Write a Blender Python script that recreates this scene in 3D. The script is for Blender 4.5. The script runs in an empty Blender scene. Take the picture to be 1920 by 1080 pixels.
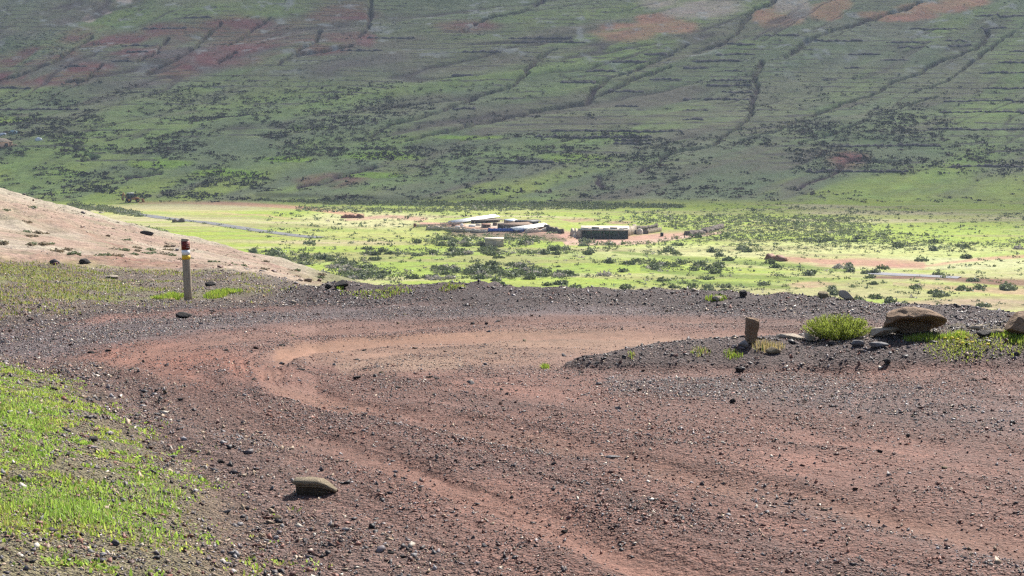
import bpy, bmesh, math, random
import numpy as np
from mathutils import Vector

random.seed(7)
RNG = np.random.default_rng(11)
SC = bpy.context.scene
COL = SC.collection
R = math.radians

# ------------------------------------------------------------------ camera
F = 2637.0                                   # focal length in photo pixels (1920 wide)
PITCH = math.atan(340.0 / F)
cam = bpy.data.cameras.new('camera'); cam_o = bpy.data.objects.new('camera', cam); COL.objects.link(cam_o)
cam.sensor_width = 36.0; cam.lens = 36.0 * F / 1920.0
cam.clip_start = 0.1; cam.clip_end = 6000.0
cam_o.location = (0, 0, 0); cam_o.rotation_euler = (math.pi / 2 - PITCH, 0, 0)
SC.camera = cam_o

# ------------------------------------------------------------------ sun and sky
SUN_EL, SUN_AZ = R(43), R(32)                # azimuth clockwise from +Y: ahead of the camera, to the right
w = bpy.data.worlds.new('World'); SC.world = w; w.use_nodes = True
nt = w.node_tree
sky = nt.nodes.new('ShaderNodeTexSky'); sky.sky_type = 'NISHITA'; sky.sun_disc = False
sky.sun_elevation = SUN_EL; sky.sun_rotation = SUN_AZ
sky.air_density = 1.0; sky.dust_density = 1.6; sky.ozone_density = 1.0
nt.links.new(sky.outputs[0], nt.nodes['Background'].inputs[0])
nt.nodes['Background'].inputs[1].default_value = 0.075
sl = bpy.data.lights.new('sun', 'SUN'); sun = bpy.data.objects.new('sun', sl); COL.objects.link(sun)
sl.energy = 4.8; sl.angle = R(0.5); sl.color = (1.0, 0.95, 0.87)
LS = Vector((math.sin(SUN_AZ) * math.cos(SUN_EL), math.cos(SUN_AZ) * math.cos(SUN_EL), math.sin(SUN_EL)))
sun.rotation_euler = LS.to_track_quat('Z', 'Y').to_euler()
SC.view_settings.view_transform = 'Standard'; SC.view_settings.look = 'None'
SC.view_settings.exposure = 1.0; SC.view_settings.gamma = 1.0
SC.render.engine = 'CYCLES'
SC.cycles.max_bounces = 6; SC.cycles.diffuse_bounces = 3; SC.cycles.volume_bounces = 0
SC.cycles.transparent_max_bounces = 12
SC.cycles.use_denoising = False; SC.cycles.denoiser = 'OPENIMAGEDENOISE'; SC.cycles.denoising_input_passes = 'RGB_ALBEDO_NORMAL'; SC.cycles.denoising_prefilter = 'ACCURATE'
SC.cycles.filter_width = 1.3

# ------------------------------------------------------------------ noise
def _h(ix, iy, seed):
    h = (ix.astype(np.int64) * 374761393 + iy.astype(np.int64) * 668265263 + seed * 974634777) & 0xFFFFFFFF
    h = ((h ^ (h >> 13)) * 1274126177) & 0xFFFFFFFF
    return ((h ^ (h >> 16)) & 0xFFFF) / 65535.0
def vnoise(x, y, seed=0):
    xi = np.floor(x); yi = np.floor(y); fx = x - xi; fy = y - yi
    fx = fx * fx * (3 - 2 * fx); fy = fy * fy * (3 - 2 * fy)
    a = _h(xi, yi, seed); b = _h(xi + 1, yi, seed); c = _h(xi, yi + 1, seed); d = _h(xi + 1, yi + 1, seed)
    return (a + (b - a) * fx) * (1 - fy) + (c + (d - c) * fx) * fy
def fbm(x, y, sc, octv=4, seed=0, gain=0.5):          # about -1 .. 1
    o = 0; amp = 1.0; tot = 0; f = 1.0 / sc
    for k in range(octv):
        o = o + amp * (vnoise(x * f + 17.3 * k, y * f - 9.1 * k, seed + k) * 2 - 1); tot += amp
        amp *= gain; f *= 2.03
    return o / tot
def sst(a, b, x):
    t = np.clip((x - a) / (b - a), 0, 1); return t * t * (3 - 2 * t)
def mix(a, b, m):
    return a + (np.asarray(b) - a) * m[..., None]

# ------------------------------------------------------------------ projection helpers
CP, SP = math.cos(PITCH), math.sin(PITCH)
def s_of(row): return math.tan(math.atan((540.0 - row) / F) - PITCH)
def project(x, y, z):
    c = y * CP - z * SP
    return 960 + F * x / c, 540 - F * (y * SP + z * CP) / c

# ------------------------------------------------------------------ terrain heights
def base(d): return -1.6 - 0.085 * (d - 4.8)
CPX = [-700, 0, 200, 350, 500, 640, 800, 1000, 1300, 1500, 1700, 1920, 2600]
C_D = [14, 15.8, 18.5, 20.0, 20.4, 20.6, 20.5, 20.2, 19.7, 18.9, 17.9, 16.8, 14.0]
D_ = [(20, 505), (22, 545), (23, 557), (23, 557), (23.5, 547), (23, 529), (22.6, 534), (22.0, 538), (21.5, 546), (20.6, 556), (19.6, 569), (18.4, 587), (15.6, 610)]
F_ = [(40, 420), (36, 485), (36, 497), (36, 505), (33, 518), (31, 548), (31, 575), (31, 580), (31, 585), (31, 590), (30, 600), (29, 610), (28, 630)]
G_ = [(75, 190), (80, 357), (85, 410), (85, 447), (80, 486), (70, 526), (65, 572), (65, 585), (65, 590), (65, 595), (65, 605), (65, 615), (65, 640)]
HILL = [(405, -28), (440, -25.5), (480, -19), (530, -9.5), (590, 0), (680, 25), (770, 56), (860, 92), (1000, 142), (1150, 176), (1300, 185), (1500, 170)]
cols = []
for i, px in enumerate(CPX):
    D = D_[i]; f = F_[i]; g = G_[i]
    pts = [(0.6, -1.5), (4.8, -1.6), (C_D[i], base(C_D[i]))]
    pts.append((D[0], s_of(D[1]) * D[0]))
    left = px <= 500
    zf = s_of(f[1]) * f[0]
    if left: pts.append((0.5 * (D[0] + f[0]), 0.5 * (s_of(D[1]) * D[0] + zf) - 0.05))
    else: pts.append((D[0] + 1.6, s_of(D[1]) * D[0] - 0.75))
    pts.append((f[0], zf))
    zg = s_of(g[1]) * g[0]; pts.append((0.5 * (f[0] + g[0]), zf + (zg - zf) * 0.5 - 0.25))
    pts.append((g[0], zg))
    pts.append((g[0] + 30, min(zg - 5, -1.22 * abs(s_of(g[1])) * (g[0] + 30))))
    pts.append((150, min(-23, -0.152 * 150)))
    pts.append((196, -28)); pts.append((300, -28))
    pts += HILL
    cols.append(pts)
CT = np.array([(p - 960) / F for p in CPX])
CD = np.array([[p[0] for p in c] for c in cols]); CZ = np.array([[p[1] for p in c] for c in cols])

Tm = np.concatenate([np.linspace(-0.95, -0.43, 50, endpoint=False), np.linspace(-0.43, 0.43, 1210, endpoint=False), np.linspace(0.43, 0.95, 50)])
iy = np.linspace(1 / 4.2, 1 / 24.0, 430)
Yr = np.concatenate([np.linspace(0.6, 4.2, 40, endpoint=False), 1 / iy, np.linspace(24.0, 125, 190)[1:], np.linspace(125, 185, 14)[1:],
                     1 / np.linspace(1 / 185, 1 / 425, 190)[1:], np.linspace(425, 820, 330)[1:], np.linspace(820, 1500, 50)[1:]])
NT, NY = len(Tm), len(Yr)

def pchip(x, y, q):
    h = np.diff(x); d = np.diff(y) / h
    m = np.zeros_like(y)
    w1 = 2 * h[1:] + h[:-1]; w2 = h[1:] + 2 * h[:-1]
    same = d[1:] * d[:-1] > 0
    with np.errstate(divide='ignore', invalid='ignore'):
        hm = (w1 + w2) / (w1 / d[:-1] + w2 / d[1:])
    m[1:-1] = np.where(same, hm, 0); m[0] = d[0]; m[-1] = d[-1]
    k = np.clip(np.searchsorted(x, q) - 1, 0, len(h) - 1); t = (q - x[k]) / h[k]; hh = h[k]
    return ((2 * t**3 - 3 * t**2 + 1) * y[k] + (t**3 - 2 * t**2 + t) * hh * m[k] + (-2 * t**3 + 3 * t**2) * y[k + 1] + (t**3 - t**2) * hh * m[k + 1])

# cubic-smooth blending of the control columns
def col_interp(arr):
    out = np.empty((NT, arr.shape[1]))
    for j in range(arr.shape[1]): out[:, j] = pchip(CT, arr[:, j], np.clip(Tm, CT[0], CT[-1]))
    return out
TD, TZ = col_interp(CD), col_interp(CZ)
Z = np.empty((NY, NT))
for i in range(NT): Z[:, i] = pchip(TD[i], TZ[i], Yr)
X = Yr[:, None] * Tm[None, :]; Y = np.broadcast_to(Yr[:, None], X.shape).copy()
RO = TD[:, 2][None, :]                       # road outer edge depth per column

def seg_dist(px, py, poly, ys=1.0):
    """distance in pixels to a polyline, and the position along it 0..n"""
    best = np.full(px.shape, 1e9); par = np.zeros(px.shape)
    for k in range(len(poly) - 1):
        ax, ay = poly[k][:2]; bx, by = poly[k + 1][:2]
        dx, dy = bx - ax, (by - ay) * ys
        t = np.clip(((px - ax) * dx + (py - ay) * ys * dy) / (dx * dx + dy * dy + 1e-9), 0, 1)
        d = np.hypot(px - ax - t * dx, (py - ay) * ys - t * dy)
        m = d < best; best = np.where(m, d, best); par = np.where(m, k + t, par)
    return best, par
def strip(px, py, poly, soft=0.5, ys=1.0):
    """1 on a polyline of (x, y, halfwidth in px), fading out over soft*halfwidth"""
    d, par = seg_dist(px, py, poly, ys)
    hw = np.interp(par, np.arange(len(poly)), [p[2] for p in poly])
    return 1 - sst(1 - soft, 1 + soft, d / hw)
def blob(px, py, cx, cy, rx, ry, soft=0.35):
    return 1 - sst(1 - soft, 1 + soft, np.hypot((px - cx) / rx, (py - cy) / ry))

# ---- near features in plan
def gp(px, row):
    """a pixel of the photograph on the sloping plane of the road, in metres"""
    s = s_of(row); d = 1.192 / (-s - 0.085); return ((px - 960) / F * (CP - s * SP) * d, d)
n0 = np.searchsorted(Yr, 45.0)
xn, yn = X[:n0], Y[:n0]
mound = [gp(1110, 676) + (0.25,), gp(1250, 668) + (0.75,), gp(1450, 662) + (1.35,), gp(1700, 663) + (1.6,), gp(1950, 668) + (1.7,), gp(2600, 690) + (1.8,)]
dm, pm = seg_dist(xn, yn, mound)
_mx = [p[0] for p in mound]; hwm = np.interp(xn, _mx, [p[2] for p in mound]) * (1 + 0.22 * fbm(xn, yn, 0.8, 3, 23)); hm_ = np.interp(xn, _mx, [0.10, 0.2, 0.25, 0.27, 0.27, 0.3])
MOUND = np.clip(1 - (dm / hwm) ** 2, 0, 1)
MOUNDH = 1.08 * hm_ * MOUND ** 0.8
bank = [gp(-500, 640), gp(-120, 672), gp(30, 705), gp(130, 760), gp(240, 850), gp(350, 950), gp(440, 1080), gp(520, 1300)]
bd, _ = seg_dist(xn, yn, bank)
bx = np.interp(yn, [b[1] for b in bank][::-1], [b[0] for b in bank][::-1])
inside = (xn < bx) & (yn < bank[0][1])
BANK = np.where(inside, bd, -bd)
Z[:n0] += MOUNDH
bank_h = 0.42 * (1 - np.exp(-np.clip(BANK + 0.12, 0, None) / 1.1))
Z[:n0] += bank_h * (1 - sst(11.5, 14.0, yn))
pxn, pyn = project(xn, yn, Z[:n0])
# wheel tracks
T_IN = [(1500, 622, 7), (1250, 628, 9), (1000, 630, 10), (750, 640, 12), (560, 656, 16), (490, 680, 22), (520, 715, 24), (650, 755, 24), (850, 790, 24), (1150, 850, 28), (1500, 930, 34), (1900, 1010, 40), (2300, 1090, 44)]
T_OUT = [(1500, 600, 5), (1100, 600, 6), (800, 608, 8), (450, 630, 12), (260, 662, 22), (190, 700, 30), (290, 750, 34), (480, 800, 36), (680, 850, 36), (900, 925, 38), (1150, 1020, 44), (1400, 1120, 50)]
T_MID = [(380, 700, 20), (560, 765, 16), (760, 815, 14), (1000, 880, 18), (1300, 970, 24), (1700, 1090, 30)]
wn1 = fbm(xn, yn, 0.8, 4, 5); wn2 = fbm(xn, yn, 0.8, 4, 15)
wx = pxn + wn1 * 26 * 8 / np.maximum(yn, 5); wy = pyn + wn2 * 10 * 8 / np.maximum(yn, 5)
m_in = strip(wx, wy, T_IN, 0.7, 1.6); m_out = strip(wx, wy, T_OUT, 0.7, 1.6); m_mid = strip(wx, wy, T_MID, 0.7, 1.6)
TRACK = np.maximum(m_in, m_out)
_d, _p = seg_dist(wx, wy, T_IN, 1.6); _d2, _p2 = seg_dist(wx, wy, T_OUT, 1.6)
_sg = np.where(_d < _d2, _d * yn / 8, _d2 * yn / 8 + 300); _pp = np.where(_d < _d2, _p, _p2 + 40)
STREAK = fbm(_sg / 9.0, _pp * 2.2, 1.0, 3, 18) * 0.6 + fbm(_sg / 30.0, _pp * 1.2, 1.0, 2, 19) * 0.8
onroad = (yn < RO + 0.2) & (BANK < 0)
Z[:n0] -= (0.045 * TRACK - 0.016 * STREAK) * onroad
rough = np.where(yn > RO, 1.6, 1.0) + 0.5 * MOUND + np.where(BANK > -0.4, 0.9, 0)
Z[:n0] += rough * (0.016 * fbm(xn, yn, 0.7, 3, 21) + 0.008 * fbm(xn, yn, 0.14, 3, 22))
verge = sst(0.0, 1.0, (yn - RO) / 1.2)
Z[:n0] += verge * (0.075 * fbm(xn, yn, 0.9, 4, 25) + 0.05 * fbm(xn, yn, 0.25, 2, 26))
# ---- middle and far relief
mid = slice(n0, NY)
xm, ym = X[mid], Y[mid]
fade = sst(40, 60, ym) * (1 - sst(120, 170, ym))
Z[mid] += fade * (0.30 * fbm(xm, ym, 9, 4, 31) + 0.22 * fbm(xm, ym, 2.2, 4, 32) + 0.16 * fbm(xm + 0.5 * ym, ym * 0.25, 1.6, 3, 34))
Z[mid] += sst(170, 220, ym) * 0.25 * fbm(xm, ym, 22, 4, 33)
hillm = sst(405, 520, ym)
_pm = PXm = project(xm, ym, Z[mid])[0]; _bm = xm - (ym - 400) * (0.12 + 0.62 * sst(0, 1500, _pm))
Z[mid] += hillm * 3.4 * (1 - 2 * np.abs(fbm(_bm, ym * 0.22, 42, 3, 37))) * sst(450, 600, ym)
Z[mid] += hillm * (3.0 * fbm(xm * 0.8 + ym * 0.45, ym, 130, 3, 35) + 0.7 * fbm(xm + ym * 0.5, ym, 18, 4, 36))
PX, PY = project(X, Y, Z)

GULLIES = [
 [(1290, 84, 3), (1223, 116, 4), (1160, 140, 5), (1117, 160, 8), (1107, 180, 10), (1097, 193, 6), (1040, 203, 4), (960, 217, 6), (900, 230, 7), (840, 247, 5), (760, 262, 4)],
 [(1262, 122, 3), (1190, 148, 6), (1140, 172, 5), (1102, 192, 4)],
 [(1040, 92, 4), (1005, 112, 7), (985, 134, 7), (960, 160, 5), (920, 174, 5), (873, 190, 6), (807, 213, 5), (740, 230, 6), (690, 253, 4)],
 [(1020, 0, 6), (975, 22, 4), (922, 32, 4), (893, 44, 3), (868, 56, 3)],
 [(1850, 55, 8), (1845, 77, 7), (1827, 93, 4), (1780, 110, 4), (1743, 122, 6), (1727, 137, 4), (1697, 147, 4), (1663, 163, 4), (1627, 182, 4), (1580, 193, 4), (1540, 208, 6), (1487, 230, 4), (1430, 253, 3), (1370, 272, 3)],
 [(1753, 180, 3), (1697, 197, 2), (1650, 213, 2), (1600, 233, 4), (1567, 250, 3), (1497, 267, 2)],
 [(1730, 4, 4), (1633, 36, 5), (1587, 50, 6), (1547, 63, 5), (1507, 80, 8), (1497, 90, 9), (1470, 104, 7)],
 [(1430, 114, 10), (1410, 140, 12), (1417, 167, 10), (1413, 190, 8), (1408, 212, 6), (1380, 245, 4), (1330, 272, 4), (1277, 283, 7), (1240, 297, 8), (1190, 320, 5)],
 [(1455, 0, 4), (1413, 18, 6), (1397, 37, 8), (1377, 68, 4), (1357, 80, 4), (1300, 98, 4)],
 [(415, 42, 4), (383, 77, 5), (343, 103, 6), (300, 123, 4), (278, 137, 3)],
 [(510, 33, 3), (484, 46, 5), (450, 72, 4), (425, 85, 3)],
 [(600, 58, 6), (590, 80, 5), (560, 97, 3), (523, 120, 3)], [(440, 98, 5), (410, 117, 4)], [(187, 122, 5), (163, 150, 4), (120, 155, 3)],
 [(313, 72, 4), (290, 100, 3), (260, 115, 3)], [(170, 70, 4), (130, 92, 4), (95, 117, 5), (40, 140, 4), (0, 150, 5)], [(560, 105, 6), (620, 94, 6), (660, 86, 4)],
 [(695, 0, 6), (690, 50, 7), (672, 70, 5)], [(1690, 300, 3), (1590, 300, 10), (1560, 325, 8), (1520, 340, 7), (1490, 356, 4)],
 [(700, 312, 12), (650, 330, 14), (560, 350, 7)], [(160, 290, 4), (185, 296, 7), (150, 300, 4)], [(240, 332, 5), (300, 322, 4), (200, 345, 3)],
 [(1900, 60, 3), (1830, 108, 4), (1780, 150, 3), (1720, 170, 2)], [(1120, 330, 12), (1135, 345, 8)]]
RED = [(60, 145, 95, 16), (40, 115, 60, 12), (170, 70, 60, 18), (250, 85, 70, 22), (330, 130, 40, 18), (330, 60, 60, 16), (440, 55, 80, 25), (470, 85, 70, 18), (420, 110, 70, 14), (560, 60, 60, 18), (600, 95, 50, 10), (150, 130, 60, 14), (90, 100, 60, 12), (640, 40, 60, 40), (685, 70, 20, 15), (870, 48, 60, 10), (620, 340, 60, 12), (1590, 300, 40, 14)]
ORANGE = [(1170, 60, 60, 18), (1250, 48, 60, 14), (1440, 33, 32, 18), (1475, 25, 40, 24), (1548, 22, 32, 16), (1570, 8, 30, 10), (1680, 30, 80, 9), (1750, 15, 70, 10), (1810, 4, 50, 10), (1230, 35, 40, 12)]
PALE = [(1310, 15, 80, 20), (1270, 5, 70, 14), (1470, 8, 24, 16), (1500, 12, 22, 26), (235, 3, 14, 6), (200, 22, 10, 5), (165, 35, 14, 6)]
hs = np.searchsorted(Yr, 395.0)
hx, hy, hpx, hpy = X[hs:], Y[hs:], PX[hs:], PY[hs:]
wgx = fbm(hx, hy, 14, 3, 41); wgy = fbm(hx, hy, 14, 3, 42)
gpx = hpx + wgx * 8 + 4 * fbm(hx, hy, 4, 2, 43); gpy = hpy + wgy * 4 + 2 * fbm(hx, hy, 4, 2, 44)
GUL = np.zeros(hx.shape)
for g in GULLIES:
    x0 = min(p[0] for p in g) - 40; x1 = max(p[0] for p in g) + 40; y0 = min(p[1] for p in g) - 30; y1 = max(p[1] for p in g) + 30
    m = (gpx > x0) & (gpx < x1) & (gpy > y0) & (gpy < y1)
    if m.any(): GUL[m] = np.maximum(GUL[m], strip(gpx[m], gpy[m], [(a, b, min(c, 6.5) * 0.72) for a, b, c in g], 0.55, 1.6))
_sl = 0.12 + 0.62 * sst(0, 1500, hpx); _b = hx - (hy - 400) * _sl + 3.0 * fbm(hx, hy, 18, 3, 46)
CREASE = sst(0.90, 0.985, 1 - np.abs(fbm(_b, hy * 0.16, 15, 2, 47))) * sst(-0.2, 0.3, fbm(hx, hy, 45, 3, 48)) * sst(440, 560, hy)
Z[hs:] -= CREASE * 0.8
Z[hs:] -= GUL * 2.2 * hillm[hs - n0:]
# the earth platform of the farm
v0 = np.searchsorted(Yr, 180.0)
plat = sst(0.9, 1.05, 1 / np.maximum(1e-3, np.hypot((PX[v0:hs] - 925) / 150, (PY[v0:hs] - 424) / 13))) 
Z[v0:hs] += 0.7 * plat

def Hq(x, y):
    x = np.asarray(x, float); y = np.asarray(y, float)
    c = np.clip(np.interp(x / y, Tm, np.arange(NT)), 0, NT - 1.001); r = np.clip(np.interp(y, Yr, np.arange(NY)), 0, NY - 1.001)
    ci = c.astype(int); ri = r.astype(int); fc = c - ci; fr = r - ri
    return ((Z[ri, ci] * (1 - fc) + Z[ri, ci + 1] * fc) * (1 - fr) + (Z[ri + 1, ci] * (1 - fc) + Z[ri + 1, ci + 1] * fc) * fr)
def at(px, row, dmin=3.0, dmax=1200.0):
    """where the line of sight through a pixel of the photograph meets the ground"""
    u = (px - 960) / F; v = (540 - row) / F
    dy = CP + v * SP; dz = -SP + v * CP
    q = np.geomspace(dmin, dmax, 6000); h = Hq(u * q / dy, q) - dz * q / dy
    k = np.argmax(h >= 0); 
    if h[k] < 0: k = len(q) - 1
    y = q[k]; x = u * y / dy
    return Vector((x, y, float(Hq(x, y))))

# ------------------------------------------------------------------ albedo of the ground
ALB = np.zeros((NY, NT, 3)); GRAV = np.zeros((NY, NT))
# near: road, verge, bank
A = np.empty(xn.shape + (3,)); A[:] = (0.158, 0.082, 0.064)
A = mix(A, (0.192, 0.098, 0.075), sst(-0.1, 0.5, fbm(xn, yn, 1.7, 4, 51)))
A = mix(A, (0.130, 0.075, 0.064), 0.7 * sst(0.0, 0.5, fbm(xn, yn, 1.1, 4, 52)))
G = np.full(xn.shape, 0.62) + 0.25 * fbm(xn, yn, 0.9, 3, 53)
og = strip(wx, wy, [(-200, 668, 46), (0, 655, 40), (100, 645, 32), (250, 618, 20), (400, 603, 14), (600, 589, 12), (1000, 580, 10), (1400, 586, 10), (1800, 600, 11), (2100, 612, 12)], 0.6)
A = mix(A, (0.125, 0.103, 0.108), og * 0.9); G = np.maximum(G, og * 0.95)
red = blob(wx, wy, 300, 690, 190, 45) ; A = mix(A, (0.205, 0.088, 0.060), red * 0.7); G -= red * 0.2
ft = strip(wx, wy, [(2000, 612, 8), (1300, 604, 9), (900, 604, 10), (600, 618, 12), (400, 640, 14)], 0.8); A = mix(A, (0.135, 0.080, 0.066), ft * 0.9); G -= 0.15 * ft
lf = strip(wx, wy, [(1270, 632, 6), (1000, 624, 7), (800, 630, 8), (640, 642, 9), (520, 660, 10)], 0.8); A = mix(A, (0.215, 0.115, 0.070), lf * 0.8); G -= 0.25 * lf
gi = blob(wx, wy, 900, 676, 220, 18, 0.6); A = mix(A, (0.155, 0.108, 0.086), gi * 0.45)
fl = np.maximum(blob(wx, wy, 1080, 642, 260, 22, 0.6), 0.75 * blob(wx, wy, 800, 662, 260, 24, 0.6)); A = mix(A, (0.225, 0.140, 0.095), fl * 0.9); G -= fl * 0.55
A = mix(A, (0.205, 0.112, 0.078), np.clip(m_in * 0.58 * sst(-0.5, 0.4, fbm(xn, yn, 1.2, 3, 54)), 0, 1)); G -= 0.3 * m_in
A = mix(A, (0.190, 0.100, 0.074), m_out * 0.65); G -= 0.22 * m_out
A = mix(A, (0.10, 0.062, 0.055), m_mid * 0.5 * (1 - TRACK)); G += 0.2 * m_mid * (1 - TRACK)
pl = strip(wx, wy, [(640, 690, 10), (740, 688, 12), (860, 684, 8)], 0.8); A = mix(A, (0.26, 0.185, 0.13), pl * 0.5)
gr = strip(wx, wy, [(1150, 715, 14), (1500, 740, 26), (1920, 780, 42), (2300, 820, 50)], 0.8, 1.0); A = mix(A, (0.135, 0.095, 0.090), gr * 0.5); G += gr * 0.3
gm = strip(wx, wy, [(700, 790, 10), (1000, 832, 18), (1400, 905, 24), (1900, 1050, 34)], 0.8, 1.6) * sst(-0.3, 0.3, fbm(xn, yn, 0.7, 3, 55)); A = mix(A, (0.125, 0.080, 0.071), gm * 0.5); G += gm * 0.35
A = A * (1 + 0.30 * np.clip(-STREAK, -0.8, 0.8) * onroad)[..., None]; G = G + 0.30 * STREAK * onroad
bg = sst(-1.2, -0.3, BANK + 0.25 * wn1) * (yn < 13); A = mix(A, (0.140, 0.090, 0.076), bg * 0.9); G = np.maximum(G, bg * 0.98)
A = mix(A, (0.165, 0.150, 0.085), sst(-0.25, 0.3, BANK + 0.15 * wn2) * (yn < 13)); G = np.where(BANK > 0.3, 0.95, G)
A = mix(A, (0.085, 0.060, 0.057), sst(0.0, 0.3, MOUND)); G = np.maximum(G, sst(0.02, 0.3, MOUND))
top = sst(0.6, 0.9, MOUND) * sst(1560, 1750, pxn) ; A = mix(A, (0.17, 0.15, 0.08), top * 0.7)
vg = sst(-0.3, 0.5, yn - RO + 0.5 * wn1)
vc = np.empty_like(A); vc[:] = (0.070, 0.053, 0.053)
lf_ = 1 - sst(420, 640, pxn)
vc = mix(vc, (0.145, 0.118, 0.092), lf_ * sst(0.2, 3.0, yn - RO))
grn = lf_ * sst(-0.15, 0.35, fbm(xn, yn, 1.6, 4, 57)) * sst(1.0, 4.0, yn - RO) * (1 - sst(120, 480, pxn) * 0.75)
vc = mix(vc, (0.17, 0.20, 0.055), grn)
A = A * (1 - vg[..., None]) + vc * vg[..., None]; G = G * (1 - vg) + vg * (0.95 - 0.2 * lf_)
# sandy slope
sand = np.zeros(xn.shape)
A = A * np.array((1.04, 0.99, 0.96)); ALB[:n0] = A; GRAV[:n0] = np.clip(G, 0, 1)
s1 = np.searchsorted(Yr, 180.0); q0 = np.searchsorted(Yr, 24.0)
xs, ys_, pxs, pys = X[q0:s1], Y[q0:s1], PX[q0:s1], PY[q0:s1]
FD = TD[:, 5][None, :]; GD = TD[:, 7][None, :]
sm = sst(-2.5, 2.5, ys_ - FD + 4.5 * fbm(xs, ys_ * 0.6, 2.5, 5, 61, 0.7))
S = np.empty(xs.shape + (3,)); S[:] = (0.295, 0.215, 0.168)
S = mix(S, (0.335, 0.285, 0.225), sst(0.0, 0.5, fbm(xs, ys_, 7, 4, 62)))
S = mix(S, (0.215, 0.128, 0.095), 0.9 * sst(0.05, 0.5, fbm(xs + ys_ * 0.4, ys_ * 0.5, 5, 4, 63)))
S = mix(S, (0.23, 0.195, 0.14), 0.8 * sst(0.05, 0.5, fbm(xs, ys_, 1.5, 4, 64)))
edge = sst(-14, 0, ys_ - GD + 3 * fbm(xs, ys_, 4, 3, 65)); S = mix(S, (0.34, 0.31, 0.24), edge * 0.8)
S = mix(S, (0.25, 0.28, 0.09), sst(5, 30, ys_ - GD))
S = mix(S, (0.17, 0.17, 0.085), 0.85 * sst(520, 650, pxs + 40 * fbm(xs, ys_, 4, 3, 66)))
ALB[q0:s1] = ALB[q0:s1] * (1 - sm[..., None]) + S * sm[..., None]
GRAV[q0:s1] = GRAV[q0:s1] * (1 - sm)
SAND = np.zeros((NY, NT)); SAND[q0:s1] = sm

# valley floor
vs = np.searchsorted(Yr, 178.0); ve = np.searchsorted(Yr, 430.0)
xv, yv, pv, rv = X[vs:ve], Y[vs:ve], PX[vs:ve], PY[vs:ve]
pw = pv + 10 * fbm(xv, yv, 12, 4, 71); rw = rv + 3.0 * fbm(xv, yv, 10, 4, 72)
V = np.empty(xv.shape + (3,)); V[:] = (0.235, 0.300, 0.050)
V = mix(V, (0.295, 0.315, 0.095), sst(0.0, 0.5, fbm(xv, yv, 30, 4, 73)))
V = mix(V, (0.205, 0.26, 0.058), 0.8 * sst(0.1, 0.5, fbm(xv * 0.5, yv, 12, 4, 74)))
V = mix(V, (0.37, 0.33, 0.19), 0.85 * sst(0.05, 0.45, fbm(xv * 0.4, yv * 1.4, 18, 4, 75)))
def paint(c, m): 
    global V
    V = mix(V, c, np.clip(m, 0, 1))
paint((0.38, 0.39, 0.17), 0.7 * blob(pw, rw, 1500, 470, 420, 16) + 0)
paint((0.40, 0.38, 0.20), 0.8 * blob(pw, rw, 700, 412, 130, 16))
paint((0.30, 0.22, 0.15), 0.35 * blob(pw, rw, 640, 455, 250, 5))
paint((0.20, 0.27, 0.05), 0.7 * blob(pw, rw, 900, 490, 300, 28))
paint((0.40, 0.40, 0.22), 0.7 * blob(pw, rw, 1750, 495, 260, 12))
paint((0.36, 0.36, 0.17), 0.7 * blob(pw, rw, 1300, 552, 500, 12))
paint((0.34, 0.20, 0.14), 0.9 * blob(pw, rw, 1610, 494, 120, 9) * sst(-0.35, 0.2, fbm(xv, yv, 8, 3, 76)))
paint((0.33, 0.18, 0.13), 0.9 * strip(pw, rw, [(1470, 487, 4), (1600, 492, 7), (1730, 498, 6)], 0.6))
paint((0.38, 0.22, 0.15), 0.8 * strip(pw, rw, [(1730, 500, 2), (1830, 488, 3), (1930, 480, 3)], 0.6))
paint((0.15, 0.075, 0.055), strip(pw, rw, [(1640, 518, 3), (1740, 521, 4), (1830, 527, 5), (1930, 531, 6)], 0.5))
paint((0.34, 0.22, 0.15), 0.8 * strip(pw, rw, [(1680, 533, 3), (1780, 541, 5), (1940, 548, 8)], 0.6))
paint((0.29, 0.265, 0.13), 0.75 * blob(pw, rw, 1640, 552, 420, 22, 0.5) * sst(-0.5, 0.3, fbm(xv * 0.4, yv, 10, 3, 79)))
paint((0.30, 0.21, 0.16), 0.8 * blob(pw, rw, 1820, 570, 140, 10))
paint((0.36, 0.22, 0.16), 0.7 * blob(pw, rw, 1520, 533, 40, 6))
for pp in ([(1150, 470, 3), (1290, 487, 4), (1450, 497, 4), (1600, 508, 3)], [(1200, 505, 3), (1330, 514, 5), (1480, 522, 4), (1560, 524, 3)], [(1230, 528, 3), (1380, 532, 4), (1480, 538, 3)]):
    paint((0.12, 0.17, 0.03), 0.85 * strip(pw, rw, pp, 0.6))
paint((0.23, 0.20, 0.10), 0.6 * sst(0.1, 0.45, fbm(xv * 0.35, yv * 2.0, 9, 4, 78)))
# dirt of the farm and its tracks
paint((0.37, 0.22, 0.165), 0.95 * strip(pw, rw, [(790, 424, 3), (870, 430, 6), (960, 434, 7), (1030, 440, 8), (1080, 445, 8), (1150, 450, 7), (1240, 443, 7), (1330, 438, 3)], 0.5))
paint((0.40, 0.27, 0.21), 0.95 * strip(pw, rw, [(1060, 455, 5), (1130, 456, 4), (1210, 455, 4), (1290, 444, 3), (1350, 436, 2)], 0.5))
paint((0.16, 0.115, 0.08), 0.85 * strip(pw, rw, [(850, 437, 4), (930, 441, 4), (1000, 442, 7), (1040, 447, 7), (1060, 450, 3)], 0.5))
paint((0.46, 0.40, 0.32), 0.9 * strip(pw, rw, [(870, 428, 3), (930, 428, 5), (1000, 428, 6)], 0.6))
paint((0.36, 0.22, 0.16), 0.85 * strip(pw, rw, [(650, 410, 3), (720, 406, 4), (800, 412, 3)], 0.7))
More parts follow.
